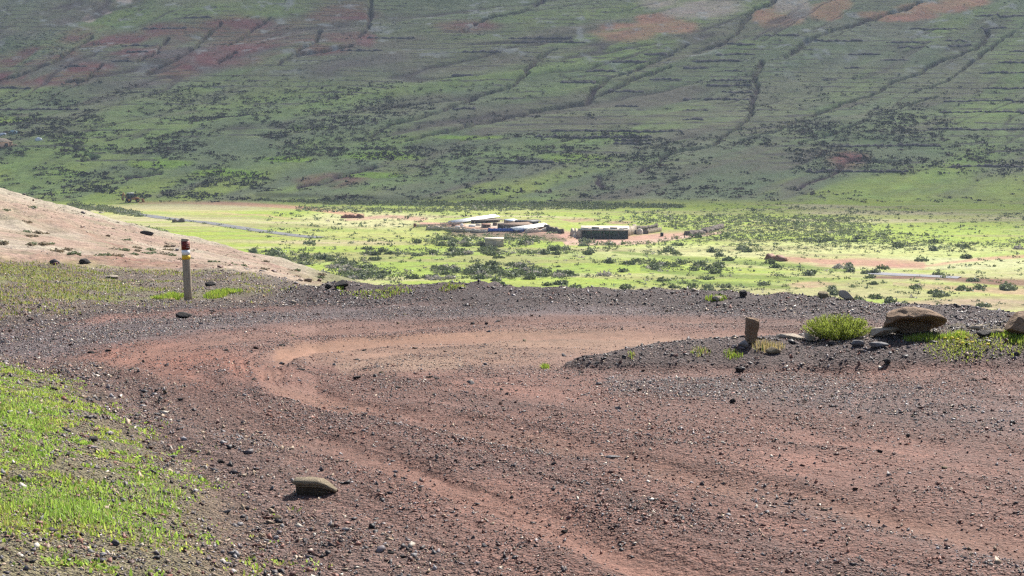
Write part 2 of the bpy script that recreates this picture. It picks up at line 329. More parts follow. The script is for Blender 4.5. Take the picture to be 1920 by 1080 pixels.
paint((0.30, 0.20, 0.13), 0.8 * blob(pw, rw, 1085, 413, 40, 3)); paint((0.30, 0.20, 0.13), 0.8 * blob(pw, rw, 1160, 418, 25, 3))
paint((0.38, 0.22, 0.14), 0.95 * strip(pv, rv, [(262, 380, 2.5), (330, 378, 3.5), (450, 382, 3.5), (560, 389, 3), (640, 399, 3.5), (680, 404, 3)], 0.6))
paint((0.34, 0.30, 0.13), 0.6 * strip(pw, rw, [(180, 388, 3), (300, 394, 1.5), (400, 396, 1.5)], 0.5))
paint((0.36, 0.27, 0.14), 0.7 * strip(pw, rw, [(380, 398, 1.2), (480, 402, 1.5), (560, 410, 1.2)], 0.5))
# hill
HC = np.empty(hx.shape + (3,)); HC[:] = (0.155, 0.190, 0.098)
slp = 0.12 + 0.62 * sst(0, 1500, hpx); hxx = hx - (hy - 400) * slp; hyy = hy * 0.3; shx, shy = hx, hy
HC = mix(HC, (0.205, 0.275, 0.085), sst(-0.2, 0.3, fbm(hxx, hyy, 34, 4, 81)))
HC = mix(HC, (0.185, 0.185, 0.115), 0.9 * sst(-0.05, 0.45, fbm(hxx, hyy, 24, 5, 82)))
HC = mix(HC, (0.150, 0.130, 0.095), 0.85 * sst(0.05, 0.5, fbm(hxx, hyy, 18, 5, 83)))
HC = mix(HC, (0.19, 0.23, 0.15), 0.6 * sst(0.0, 0.5, fbm(hx, hy, 80, 4, 84)) * sst(200, 60, hpy))
low = sst(280, 360, hpy) ; HC = mix(HC, (0.29, 0.37, 0.07), low * 0.75 * sst(-0.25, 0.2, fbm(hxx, hyy, 22, 4, 85)))
rm = np.zeros(hx.shape); om = rm.copy(); pm_ = rm.copy()
for b in RED: rm = np.maximum(rm, blob(gpx, gpy, *b, 0.5))
rm *= sst(-0.6, 0.0, fbm(hxx, hyy, 12, 4, 86))
for b in ORANGE: om = np.maximum(om, blob(gpx, gpy, *b, 0.25))
for b in PALE: pm_ = np.maximum(pm_, blob(gpx, gpy, *b, 0.3))
HC = mix(HC, (0.150, 0.118, 0.112), 0.85 * blob(gpx, gpy, 330, 80, 430, 90, 0.5) * sst(-0.5, 0.2, fbm(hxx, hyy, 20, 4, 96)))
HC = mix(HC, (0.20, 0.085, 0.075), np.clip(rm * 1.1, 0, 1))
HC = mix(HC, (0.21, 0.115, 0.105), 0.7 * rm * sst(0, 0.4, fbm(hx, hy, 9, 3, 87)))
HC = mix(HC, (0.42, 0.215, 0.13), om * sst(-0.9, -0.2, fbm(hxx, hyy * 1.6, 9, 4, 88)))
HC = mix(HC, (0.46, 0.37, 0.30), pm_ * sst(-0.8, -0.1, fbm(hxx, hyy * 1.6, 9, 4, 89)))
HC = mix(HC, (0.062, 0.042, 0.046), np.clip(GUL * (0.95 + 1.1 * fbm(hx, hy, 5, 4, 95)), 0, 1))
for (cx, cy, rx, ry) in ((0, 224, 55, 6), (880, 258, 60, 4), (720, 292, 70, 8), (300, 305, 60, 9), (540, 300, 50, 5), (430, 325, 70, 7), (1080, 296, 70, 7), (580, 240, 40, 5), (700, 330, 50, 6)):
    HC = mix(HC, (0.22, 0.34, 0.045), 0.8 * blob(gpx, gpy, cx, cy, rx, ry, 0.3))
tz = Z[hs:] + 1.3 * fbm(hx, hy, 45, 3, 97) + 0.35 * fbm(hx, hy, 8, 2, 98)
tl_ = np.abs((tz / 2.4) % 1.0 - 0.5) * 2; tm_ = sst(-0.05, 0.3, fbm(hx * 0.8, hy * 1.6, 26, 4, 99) + 0.25 * sst(900, 1500, hpx) + 0.04) * (hy > 470)
TLINE = (1 - sst(0.16, 0.34, tl_)) * tm_ * (1 - np.clip(om + pm_, 0, 1))
HC = mix(HC, (0.080, 0.075, 0.070), 0.92 * TLINE * sst(-0.5, 0.2, fbm(hx, hy, 3.5, 3, 100)))
HC = mix(HC, (0.24, 0.30, 0.10), 0.35 * (1 - sst(0.0, 0.5, np.abs(tl_ - 0.55))) * tm_)
HC *= (1 + 0.12 * fbm(hx, hy, 3.0, 3, 101))[..., None]
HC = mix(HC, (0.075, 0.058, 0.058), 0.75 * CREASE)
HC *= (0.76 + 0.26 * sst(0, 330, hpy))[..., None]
foot = strip(gpx, gpy, [(480, 366, 4), (800, 374, 4), (1000, 381, 4), (1200, 384, 3), (1300, 386, 1)], 0.7); HC = mix(HC, (0.07, 0.085, 0.04), foot * 0.75)
lp = sst(0.25, 0.6, fbm(hx, hy, 7, 4, 90)) * sst(190, 70, hpy); HC = mix(HC, (0.30, 0.31, 0.29), lp * 0.6)
ALB[vs:ve] = V
bl = sst(405, 425, hy + 8 * fbm(hx, hy, 20, 3, 91)); bl[hs - hs:][ve - hs:] = 1
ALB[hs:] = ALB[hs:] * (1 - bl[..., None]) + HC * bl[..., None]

# ------------------------------------------------------------------ mesh builders and tags
def tag(o, label=None, cat=None, group=None, kind=None):
    for k, v in (('label', label), ('category', cat), ('group', group), ('kind', kind)):
        if v: o[k] = v
    return o
def mesh_np(name, V_, Fc, mat, parent=None, col=None, smooth=False, extra=None):
    """one mesh object from arrays; Fc is an (n,3) or (n,4) array or a list of such arrays"""
    me = bpy.data.meshes.new(name); V_ = np.asarray(V_, np.float32)
    fl = Fc if isinstance(Fc, list) else [Fc]
    fl = [np.asarray(f, np.int32) for f in fl if len(f)]
    me.vertices.add(len(V_)); me.vertices.foreach_set('co', V_.ravel())
    nl = sum(f.size for f in fl); npol = sum(len(f) for f in fl)
    me.loops.add(nl); me.loops.foreach_set('vertex_index', np.concatenate([f.ravel() for f in fl]))
    me.polygons.add(npol)
    tot = np.concatenate([np.full(len(f), f.shape[1], np.int32) for f in fl])
    me.polygons.foreach_set('loop_start', np.concatenate([[0], np.cumsum(tot)[:-1]]).astype(np.int32))
    me.update(calc_edges=True)
    if smooth: me.polygons.foreach_set('use_smooth', np.ones(npol, bool))
    for an, c in ((('Col', col),) + tuple((extra or {}).items())):
        if c is None: continue
        a = me.attributes.new(an, 'FLOAT_COLOR', 'POINT')
        c4 = np.ones((len(V_), 4), np.float32); c = np.asarray(c, np.float32)
        c4[:, :3] = c if c.ndim == 2 else c[:, None]
        a.data.foreach_set('color', c4.ravel())
    me.materials.append(mat); me.validate()
    o = bpy.data.objects.new(name, me); COL.objects.link(o)
    if parent: o.parent = parent
    return o
def empty(name, loc, rz=0):
    o = bpy.data.objects.new(name, None); COL.objects.link(o); o.location = loc; o.rotation_euler = (0, 0, rz); o.empty_display_size = 0.2
    return o

class N:
    """small helper to write node trees"""
    def __init__(s, name):
        s.m = bpy.data.materials.new(name); s.m.use_nodes = True; s.t = s.m.node_tree; s.b = s.t.nodes['Principled BSDF']; s.out = s.t.nodes['Material Output']
        s.geo = s.t.nodes.new('ShaderNodeNewGeometry')
    def node(s, ty, **kw):
        n = s.t.nodes.new(ty)
        for k, v in kw.items(): setattr(n, k, v)
        return n
    def put(s, sock, v):
        if isinstance(v, (int, float)): sock.default_value = v
        elif isinstance(v, tuple): sock.default_value = v if len(v) == 4 or sock.type == 'VECTOR' else v + (1,)
        else: s.t.links.new(v, sock)
    def attr(s, name): return s.node('ShaderNodeAttribute', attribute_name=name).outputs['Color']
    def noise(s, scale, detail=4, rough=0.6, vec=None, out='Fac'):
        n = s.node('ShaderNodeTexNoise'); s.t.links.new(vec or s.geo.outputs['Position'], n.inputs['Vector'])
        n.inputs['Scale'].default_value = scale; n.inputs['Detail'].default_value = detail; n.inputs['Roughness'].default_value = rough
        return n.outputs[out]
    def voro(s, scale, out='Distance', vec=None, rnd=1.0):
        n = s.node('ShaderNodeTexVoronoi'); s.t.links.new(vec or s.geo.outputs['Position'], n.inputs['Vector']); n.inputs['Scale'].default_value = scale
        n.inputs['Randomness'].default_value = rnd
        return n.outputs[out]
    def rng(s, v, a, b, c, d):
        n = s.node('ShaderNodeMapRange'); s.put(n.inputs[0], v)
        for i, q in enumerate((a, b, c, d)): n.inputs[i + 1].default_value = q
        return n.outputs[0]
    def math(s, op, a, b=0.0):
        n = s.node('ShaderNodeMath', operation=op); s.put(n.inputs[0], a); s.put(n.inputs[1], b); return n.outputs[0]
    def mixc(s, f, a, b, mode='MIX'):
        n = s.node('ShaderNodeMix', data_type='RGBA', blend_type=mode); s.put(n.inputs[0], f); s.put(n.inputs[6], a); s.put(n.inputs[7], b); return n.outputs[2]
    def mul(s, c, f):
        n = s.node('ShaderNodeVectorMath', operation='SCALE'); s.put(n.inputs[0], c); s.put(n.inputs[3], f); return n.outputs[0]
    def bump(s, h, strength, dist):
        n = s.node('ShaderNodeBump'); n.inputs['Strength'].default_value = strength; n.inputs['Distance'].default_value = dist
        s.put(n.inputs['Height'], h); s.t.links.new(n.outputs[0], s.b.inputs['Normal']); return n
    def done(s, color, rough=0.9, spec=0.3):
        s.put(s.b.inputs['Base Color'], color); s.put(s.b.inputs['Roughness'], rough); s.b.inputs['Specular IOR Level'].default_value = spec
        return s.m

def near_mat():
    n = N('gravel_dirt'); c = n.attr('Col'); g = n.attr('Grav')
    big = n.rng(n.noise(9, 5, 0.7), 0.25, 0.75, 0.72, 1.25)
    fine = n.rng(n.noise(70, 4, 0.75), 0.25, 0.75, 0.45, 1.5)
    c1 = n.mul(n.mul(c, big), fine)
    # small pebbles that are too small to be modelled one by one
    vc = n.voro(95, 'Color'); sep = n.node('ShaderNodeSeparateColor'); n.put(sep.inputs[0], vc)
    pv_ = n.rng(sep.outputs[0], 0, 1, 0.25, 1.8)
    tone = n.mixc(n.rng(sep.outputs[1], 0.6, 0.85, 0, 0.5), c1, (0.16, 0.12, 0.115))
    peb = n.mul(tone, pv_)
    f = n.math('MULTIPLY', g, n.rng(sep.outputs[2], 0.2, 0.6, 0.3, 1.0))
    cc = n.mixc(f, c1, peb)
    vd = n.voro(95, 'Distance'); vd2 = n.voro(34, 'Distance')
    h = n.math('ADD', n.math('MULTIPLY', n.rng(vd, 0, 0.7, 1, 0), g), n.math('MULTIPLY', n.noise(45, 5, 0.7), 1.4))
    h = n.math('ADD', h, n.math('MULTIPLY', n.rng(vd2, 0, 0.6, 1, 0), n.math('MULTIPLY', g, 1.6)))
    n.bump(h, 1.0, 0.014)
    return n.done(cc, 0.8, 0.25)
def far_mat(name, s1, s2, k, bd):
    n = N(name); c = n.attr('Col')
    a = n.rng(n.noise(s1, 5, 0.7), 0.28, 0.72, 1 - k, 1 + k)
    b = n.rng(n.noise(s2, 4, 0.7), 0.28, 0.72, 1 - k, 1 + k)
    cc = n.mul(n.mul(c, a), b)
    hs_ = n.node('ShaderNodeHueSaturation'); n.put(hs_.inputs['Hue'], n.rng(n.noise(s1 * 0.6, 3, 0.6), 0.3, 0.7, 0.485, 0.515)); n.put(hs_.inputs['Color'], cc)
    n.bump(n.math('ADD', n.noise(s1, 4, 0.7), n.noise(s2, 4, 0.7)), 0.7, bd)
    return n.done(hs_.outputs[0], 0.95, 0.1)
M_NEAR = near_mat()
M_SAND = far_mat('sandy_soil', 1.6, 7.0, 0.34, 0.16)
M_VAL = far_mat('valley_grass', 0.5, 2.2, 0.26, 0.18)
M_HILL = far_mat('hill_grass', 0.14, 0.5, 0.20, 0.6)

# terrain split into the pieces of ground one would name
IDX = np.arange(NY * NT).reshape(NY, NT)
quads = np.stack([IDX[:-1, :-1], IDX[:-1, 1:], IDX[1:, 1:], IDX[1:, :-1]], -1)
rowmid = 0.5 * (Yr[:-1] + Yr[1:])
near_c = np.zeros((NY - 1, NT - 1), int)
roadm = np.zeros((NY, NT), bool); roadm[:n0] = (yn < RO) & (BANK < 0) & (MOUND < 0.02)
cls = np.where(roadm[:-1, :-1], 0, 1)
cls = np.where((SAND[:-1, :-1] > 0.5) & (rowmid[:, None] < 182), 2, cls)
cls = np.where(rowmid[:, None] >= 150, 3, cls); cls = np.where(rowmid[:, None] >= 412, 4, cls)
cls = np.where((cls == 1) & (rowmid[:, None] > 44), 2, cls)
P3 = np.stack([X, Y, Z], -1).reshape(-1, 3); A3 = np.clip(ALB.reshape(-1, 3), 0.01, 0.8); G1 = GRAV.reshape(-1)
for k, (nm, mt) in enumerate((('dirt_road', M_NEAR), ('roadside_ground', M_NEAR), ('sandy_slope', M_SAND), ('valley_floor', M_VAL), ('hillside', M_HILL))):
    q = quads[cls == k]; u, inv = np.unique(q, return_inverse=True)
    o = mesh_np(nm, P3[u], inv.reshape(q.shape), mt, col=A3[u], smooth=True, extra={'Grav': G1[u]})
    tag(o, kind='structure')
# ground behind and beside the camera
bb = mesh_np('rear_ground', [(-600, -500, -1.9), (600, -500, -1.9), (600, 0.5, -1.75), (-600, 0.5, -1.75), (-0.6, 0.63, -1.52), (0.6, 0.63, -1.52)], [np.array([(0, 1, 2, 3)]), np.array([(3, 2, 5, 4)])],
             M_SAND, col=np.tile((0.22, 0.14, 0.1), (6, 1)), extra={'Grav': np.zeros(6)})
tag(bb, kind='structure')

# ------------------------------------------------------------------ the cloud that shades the hillside
def cloud():
    hz = 620.0; off = LS * (hz / LS.z)
    gx = np.linspace(-1500, 1900, 150); gy = np.linspace(150, 2100, 110)
    GX, GY = np.meshgrid(gx, gy)
    # the near edge of its shade on the valley floor, and how soft that edge is
    e = np.interp(GX, [-300, -130, 0, 60, 140, 300], [418, 418, 420, 412, 395, 380]) + 10 * fbm(GX, GY, 120, 3, 201)
    sft = np.interp(GX, [-300, -40, 40, 150, 300], [26, 30, 46, 130, 170])
    cov = sst(0, 1, (GY - (e - sft)) / sft)
    rim = np.minimum(np.minimum(sst(-1500, -1200, GX), sst(1900, 1600, GX)), sst(2100, 1850, GY))
    cov = cov * rim
    th = 4 + 110 * sst(0, 1, np.clip((GY - e + sft) / 400, 0, 1)) * rim
    lump = fbm(GX, GY, 220, 5, 203)
    edge = np.zeros(GX.shape, bool); edge[0] = edge[-1] = True; edge[:, 0] = edge[:, -1] = True
    zt = np.where(edge, 0, th * (1.0 + 0.8 * lump)); zb = np.where(edge, 0, -th * (0.35 + 0.25 * lump))
    n = GX.size; I = np.arange(n).reshape(GX.shape)
    q = np.stack([I[:-1, :-1], I[:-1, 1:], I[1:, 1:], I[1:, :-1]], -1).reshape(-1, 4)
    V1 = np.stack([GX + off.x, GY + off.y, hz - 28 + zt], -1).reshape(-1, 3); V2 = np.stack([GX + off.x, GY + off.y, hz - 28 + zb], -1).reshape(-1, 3)
    m = N('cloud_vapour'); t = m.t
    tr = m.node('ShaderNodeBsdfTransparent'); tl = m.node('ShaderNodeBsdfTranslucent'); tl.inputs[0].default_value = (0.95, 0.95, 0.95, 1)
    df = m.node('ShaderNodeBsdfDiffuse'); df.inputs[0].default_value = (0.9, 0.9, 0.9, 1)
    mx = m.node('ShaderNodeMixShader'); mx.inputs[0].default_value = 0.25; t.links.new(tl.outputs[0], mx.inputs[1]); t.links.new(df.outputs[0], mx.inputs[2])
    m2 = m.node('ShaderNodeMixShader'); m.put(m2.inputs[0], m.math('MULTIPLY', m.attr('Col'), 0.52)); t.links.new(tr.outputs[0], m2.inputs[1]); t.links.new(mx.outputs[0], m2.inputs[2])
    t.links.new(m2.outputs[0], m.out.inputs[0])
    o = mesh_np('cloud', np.vstack([V1, V2]), np.vstack([q, q[:, ::-1] + n]), m.m, col=np.tile(cov.reshape(-1, 1), (2, 3)), smooth=True)
    tag(o, kind='structure')
cloud()

# ------------------------------------------------------------------ stones
def ico(sub):
    bm = bmesh.new(); bmesh.ops.create_icosphere(bm, subdivisions=sub, radius=1.0)
    v = np.array([x.co[:] for x in bm.verts]); f = np.array([[q.index for q in p.verts] for p in bm.faces]); bm.free(); return v, f
ICO = {k: ico(k) for k in (1, 2, 3, 4, 5)}
def fib(n, rg): 
    d = rg.normal(size=(n, 3)); return d / np.linalg.norm(d, axis=1)[:, None]
def n3(v, sc, seed):
    return (fbm(v[:, 0] + 3.1 * v[:, 2], v[:, 1] - 1.7 * v[:, 2], sc, 3, seed) + fbm(v[:, 2] + 5, v[:, 0] + v[:, 1], sc, 3, seed + 9)) * 0.5
def rock_shape(seed, sub=2, cuts=9, amp=0.18, lo=0.45, hi=0.85):
    rg = np.random.default_rng(seed); v, f = ICO[sub]; v = v.copy()
    v *= (1 + amp * n3(v, 0.9, seed))[:, None]
    for d in fib(cuts, rg):
        c = rg.uniform(lo, hi); e = np.clip(v @ d - c, 0, None); v -= e[:, None] * d * 0.95
    v += v * (0.05 * n3(v, 0.25, seed + 3))[:, None]
    return v, f
def rotz_any(n, rg):
    a = rg.uniform(0, 2 * np.pi, n); b = rg.normal(0, 0.45, n); ca, sa, cb, sb = np.cos(a), np.sin(a), np.cos(b), np.sin(b)
    Rm = np.zeros((n, 3, 3)); Rm[:, 0, 0] = ca; Rm[:, 0, 1] = -sa * cb; Rm[:, 0, 2] = sa * sb; Rm[:, 1, 0] = sa; Rm[:, 1, 1] = ca * cb; Rm[:, 1, 2] = -ca * sb; Rm[:, 2, 1] = sb; Rm[:, 2, 2] = cb
    return Rm
def stone_mat(name, rough=0.55, spec=0.5):
    n = N(name); c = n.attr('Col'); v = n.rng(n.noise(140, 3, 0.7), 0.3, 0.7, 0.7, 1.3)
    return n.done(n.mul(c, v), rough, spec)
M_GRAV = stone_mat('gravel_stone', 0.6, 0.35)
PAL = np.array([(0.030, 0.027, 0.030), (0.055, 0.045, 0.047), (0.12, 0.10, 0.105), (0.20, 0.185, 0.19), (0.17, 0.075, 0.055), (0.115, 0.058, 0.048), (0.26, 0.19, 0.13), (0.42, 0.37, 0.31)])
W_GREY = np.array([0.15, 0.17, 0.18, 0.15, 0.12, 0.12, 0.07, 0.04]); W_RED = np.array([0.12, 0.16, 0.06, 0.05, 0.28, 0.25, 0.05, 0.03])
W_BANK = np.array([0.13, 0.13, 0.12, 0.11, 0.14, 0.11, 0.20, 0.06]); W_DARK = np.array([0.26, 0.22, 0.17, 0.10, 0.09, 0.09, 0.05, 0.02])
def near_fields(x, y):
    """gravel amount and the kind of place (0 road, 1 grey band, 2 bank, 3 mound or berm) by looking up the ground grid"""
    c = np.clip(np.interp(x / y, Tm, np.arange(NT)) + 0.5, 0, NT - 1).astype(int); r = np.clip(np.interp(y, Yr, np.arange(NY)) + 0.5, 0, n0 - 1).astype(int)
    kind = np.zeros(x.shape, int)
    kind = np.where((og[r, c] > 0.4) | (gr[r, c] > 0.4) | (gm[r, c] > .5), 1, kind); kind = np.where((bg[r, c] > 0.5), 2, kind)
    kind = np.where((MOUND[r, c] > 0.05) | (vg[r, c] > 0.5), 3, kind); kind = np.where((lf_[r, c] > 0.5) & (vg[r, c] > 0.5), 2, kind)
    return GRAV[r, c], kind, SAND[r, c], BANK[r, c], MOUND[r, c]
def gravel():
    VV, FF, CC = [], [], []; base_n = 0
    shapes_lo = []
    for s in range(8):
        rg = np.random.default_rng(900 + s); v = np.array([(1, 0, 0), (-1, 0, 0), (0, 1, 0), (0, -1, 0), (0, 0, 1), (0, 0, -1)], float)
        v = v + rg.normal(0, 0.42, v.shape); f = np.array([(0, 2, 4), (2, 1, 4), (1, 3, 4), (3, 0, 4), (2, 0, 5), (1, 2, 5), (3, 1, 5), (0, 3, 5)]); shapes_lo.append((v, f))
    shapes_hi = [rock_shape(300 + s, 1, 8, 0.3, 0.2, 0.7) for s in range(8)]
    # candidate stones: size law N(>s) ~ s^-2.1, thinned where the pixel is larger than the stone
    edges = np.concatenate([np.arange(3.6, 10, 0.4), np.arange(10, 24, 1.0), np.arange(24, 40, 2.0)])
    for y0, y1 in zip(edges[:-1], edges[1:]):
        ym_ = 0.5 * (y0 + y1); smin = max(0.0030, 0.42 * ym_ / 1406)
        tm = 0.50; area = tm * (y1 * y1 - y0 * y0)
        n = int(area * 3300 * (0.0040 / smin) ** 1.9)
        if y0 > 21: n = int(n * 0.6)
        y = np.sqrt(RNG.uniform(y0 * y0, y1 * y1, n)); x = y * RNG.uniform(-tm, tm, n)
        g, kind, sd, bk, md = near_fields(x, y)
        clump = 0.5 * sst(-0.4, 0.4, fbm(x, y, 0.3, 3, 401)) + 0.5 * sst(-0.35, 0.35, fbm(x, y, 1.1, 3, 402))
        keep = (RNG.uniform(size=n) < np.clip(g * 1.15, 0.03, 1) ** 1.3 * (0.15 + 0.95 * clump)) & (sd < 0.5)
        x, y, g, kind, bk = x[keep], y[keep], g[keep], kind[keep], bk[keep]; n = len(x)
        if n == 0: continue
        sz = smin * (1 - RNG.uniform(size=n)) ** (-1 / 2.7)
        sz = np.minimum(sz, np.array([0.013, 0.016, 0.024, 0.034])[kind] * RNG.uniform(0.6, 1.0, n))
        sz = np.maximum(sz, smin)
        z = Hq(x, y)
        wts = np.stack([W_RED, W_GREY, W_BANK, W_DARK])[kind]; cw = np.cumsum(wts, 1); ci = (RNG.uniform(size=n)[:, None] * cw[:, -1:] > cw).sum(1)
        col = PAL[ci] * RNG.uniform(0.6, 1.5, (n, 1))
        big = sz > 4.5 * ym_ / 1406
        for shp, msk in ((shapes_lo, ~big), (shapes_hi, big)):
            idx = np.nonzero(msk)[0]
            for s in range(8):
                ii = idx[s::8]; m = len(ii)
                if not m: continue
                v, f = shp[s]; dim = np.stack([RNG.uniform(0.8, 1.35, m), RNG.uniform(0.7, 1.1, m), RNG.uniform(0.45, 0.85, m)], 1)
                p = v[None] * dim[:, None, :] * sz[ii][:, None, None]; p = np.einsum('nij,nvj->nvi', rotz_any(m, RNG), p)
                p += np.stack([x[ii], y[ii], z[ii] + sz[ii] * 0.16], 1)[:, None, :]
                VV.append(p.reshape(-1, 3)); FF.append((f[None] + (np.arange(m) * len(v))[:, None, None] + base_n).reshape(-1, 3)); CC.append(np.repeat(col[ii], len(v), 0)); base_n += m * len(v)
    # stones lying on the bare sandy slope
    n = 14000; y = np.sqrt(RNG.uniform(30.0 ** 2, 104.0 ** 2, n)); x = y * RNG.uniform(-0.42, -0.06, n)
    c_ = np.clip(np.interp(x / y, Tm, np.arange(NT)), 0, NT - 1).astype(int); k_ = (y > TD[c_, 5] - 2) & (y < TD[c_, 7] + 3) & (RNG.uniform(size=n) < 0.55 * sst(-0.3, 0.4, fbm(x, y, 6, 3, 404)))
    x, y = x[k_], y[k_]; z = Hq(x, y); sz = 0.022 * (1 - RNG.uniform(size=len(x))) ** (-1 / 2.4); sz = np.minimum(sz, 0.16); ci = RNG.choice(8, len(x), p=[0.06, 0.10, 0.12, 0.08, 0.16, 0.10, 0.28, 0.10]); col = PAL[ci] * RNG.uniform(0.7, 1.3, (len(x), 1))
    for s in range(8):
        ii = np.arange(len(x))[s::8]; m = len(ii); v, f = shapes_hi[s]; p = np.einsum('nij,nvj->nvi', rotz_any(m, RNG), v[None] * sz[ii][:, None, None] * np.array([1.2, 1.0, 0.7])) + np.stack([x[ii], y[ii], z[ii] + 0.2 * sz[ii]], 1)[:, None, :]
        VV.append(p.reshape(-1, 3)); FF.append((f[None] + (np.arange(m) * len(v))[:, None, None] + base_n).reshape(-1, 3)); CC.append(np.repeat(col[ii], len(v), 0)); base_n += m * len(v)
    V_ = np.vstack(VV); print('gravel verts', len(V_))
    o = mesh_np('gravel', V_, np.vstack(FF), M_GRAV, col=np.vstack(CC)); tag(o, kind='stuff')
    tag(o, 'loose dark and reddish volcanic gravel covering the road and its edges', 'gravel')
gravel()

ROCKM = {}
def rock_mat(name, c1, c2, c3, sc=12.0, rough=0.85):
    n = N(name); tc = n.node('ShaderNodeTexCoord').outputs['Object']
    a = n.noise(sc, 6, 0.7, tc); b = n.noise(sc * 4, 5, 0.7, tc)
    c = n.mixc(n.rng(a, 0.35, 0.65, 0, 1), c1, c2); c = n.mixc(n.rng(b, 0.52, 0.66, 0, 0.9), c, c3)
    pits = n.rng(n.voro(sc * 5, 'Distance', tc), 0.0, 0.35, 0, 1)
    n.bump(n.math('ADD', n.math('MULTIPLY', pits, 0.5), n.math('ADD', a, b)), 0.8, 0.02)
    return n.done(c, rough, 0.25)
M_BOULD = rock_mat('tan_tuff_rock', (0.20, 0.125, 0.078), (0.29, 0.20, 0.13), (0.085, 0.055, 0.036), 9)
M_PALE = rock_mat('pale_rock', (0.42, 0.34, 0.26), (0.50, 0.43, 0.35), (0.28, 0.21, 0.16), 20)
M_DARK = rock_mat('dark_basalt', (0.035, 0.031, 0.031), (0.055, 0.046, 0.045), (0.085, 0.07, 0.062), 25, 0.7)
M_REDR = rock_mat('red_scoria', (0.09, 0.045, 0.036), (0.13, 0.065, 0.05), (0.05, 0.035, 0.032), 25, 0.8)
M_GREY = rock_mat('grey_stone', (0.20, 0.19, 0.20), (0.28, 0.265, 0.26), (0.13, 0.12, 0.12), 25, 0.7)
M_TANR = rock_mat('tan_stone', (0.26, 0.205, 0.125), (0.34, 0.27, 0.17), (0.17, 0.13, 0.08), 22)

def rock(name, px, row, wd, ht, dp, mat, label, seed, cat='rock', rz=0.0, tilt=0.0, group=None, sub=4, cuts=12, sink=0.25, fn=None, lo=0.45, hi=0.85):
    p = at(px, row); v, f = rock_shape(seed, sub, cuts, 0.16, lo, hi)
    v = v / (v.max(0) - v.min(0)); v -= (v.max(0) + v.min(0)) / 2
    v = v * np.array([wd, dp, ht])
    if fn: v = fn(v)
    v[:, 2] -= v[:, 2].min() + sink * ht * 0.3
    o = mesh_np(name, v, f, mat, smooth=False); o.location = p; o.rotation_euler = (0, tilt, rz)
    return tag(o, label, cat, group)
def m_per_px(px, row): return at(px, row).y / F

# the tan boulder, undercut on the side that faces the road bend
def undercut(v):
    x, y, z = v[:, 0] / 0.34, v[:, 1] / 0.22, v[:, 2] / 0.12
    lowf = np.clip(0.62 - z, 0, 1.2) * np.clip(0.6 - y, 0, 1.4) * np.clip(1.05 - np.abs(x - 0.02) ** 2.2, 0, 1)
    v = v.copy(); v[:, 1] += 0.32 * lowf; v += v * (0.10 * n3(v * 9, 1.0, 6) + 0.05 * n3(v * 25, 1.0, 7))[:, None]; v[:, 2] += 0.035 * (1 - x ** 2)
    v[:, 2] += 0.012 * fbm(v[:, 0] * 10, v[:, 1] * 10, 1.0, 3, 5)
    return v
rock('boulder', 1716, 629, 0.57, 0.26, 0.44, M_BOULD, 'large tan boulder with a dark undercut hollow beside the green bush', 41, 'boulder', sub=5, cuts=7, fn=undercut, sink=0.25, lo=0.6, hi=0.92)
rock('boulder', 1925, 628, 0.36, 0.22, 0.34, M_BOULD, 'rounded tan boulder cut by the right edge of the photo', 43, 'boulder', sub=5, cuts=9, lo=0.6, hi=0.9)
def block(v):
    """squared-off upright block, wider at its slanting top than at its foot"""
    q = v / np.array([0.145, 0.12, 0.285]) * 2; m = np.abs(q).max(1, keepdims=True) + 1e-9; q = q * (0.25 + 0.75 * np.linalg.norm(q, axis=1, keepdims=True) / m) ; q = np.clip(q, -1.0, 1.0)
    q[:, 2] += 0.10 * q[:, 2] * (-q[:, 0]); o = q / 2 * np.array([0.125, 0.11, 0.24]); o[:, 0] *= 0.86 + 0.16 * q[:, 2]; o[:, 0] += 0.10 * o[:, 2]
    return o + 0.013 * np.stack([n3(v * 22, 1.0, 3), n3(v * 22, 1.0, 4), n3(v * 22, 1.0, 5)], 1)
rock('standing_stone', 1409, 642, 0.145, 0.285, 0.12, M_BOULD, 'upright narrow brown stone standing on the gravel mound', 47, 'stone', fn=block, cuts=5, sub=5, sink=0.2, lo=0.8, hi=0.95)
rock('flat_rock', 1660, 631, 0.27, 0.10, 0.2, M_PALE, 'low pale rock lying between green bush and tan boulder', 51, sub=4, lo=0.4, hi=0.75)
rock('flat_rock', 1480, 634, 0.26, 0.05, 0.2, M_PALE, 'thin pale tan slab half buried between upright stone and bush', 52, sub=4, lo=0.4, hi=0.7)
rock('flat_rock', 1518, 638, 0.10, 0.08, 0.1, M_PALE, 'small rounded pale stone at the left foot of the green bush', 53, sub=3)
rock('stone', 1393, 652, 0.09, 0.075, 0.08, M_GREY, 'angular dark grey stone at the left foot of the upright stone', 54, 'stone', sub=3)
rock('stone', 1450, 662, 0.14, 0.06, 0.1, M_TANR, 'flat tan stone on mound slope below the upright stone', 55, 'stone', sub=3)
rock('stone', 1560, 648, 0.07, 0.05, 0.06, M_DARK, 'black lump of stone just in front of the green bush', 56, 'stone', sub=3)
rock('stone', 1608, 649, 0.11, 0.06, 0.09, M_GREY, 'light grey flat stone in front of the bush right side', 57, 'stone', sub=3)
rock('stone', 1648, 651, 0.16, 0.05, 0.1, M_GREY, 'long light grey slab on mound in front of the low pale rock', 58, 'stone', sub=3)
rock('stone', 1845, 631, 0.12, 0.06, 0.1, M_DARK, 'dark angular stone in weeds between the two tan boulders', 59, 'stone', sub=3)
rock('stone', 1865, 628, 0.16, 0.06, 0.1, M_TANR, 'brown stone behind dark one between the two tan boulders', 60, 'stone', sub=3)
rock('stone', 1830, 620, 0.14, 0.06, 0.1, M_PALE, 'pale flat stone behind the weeds between the tan boulders', 66, 'stone', sub=3)
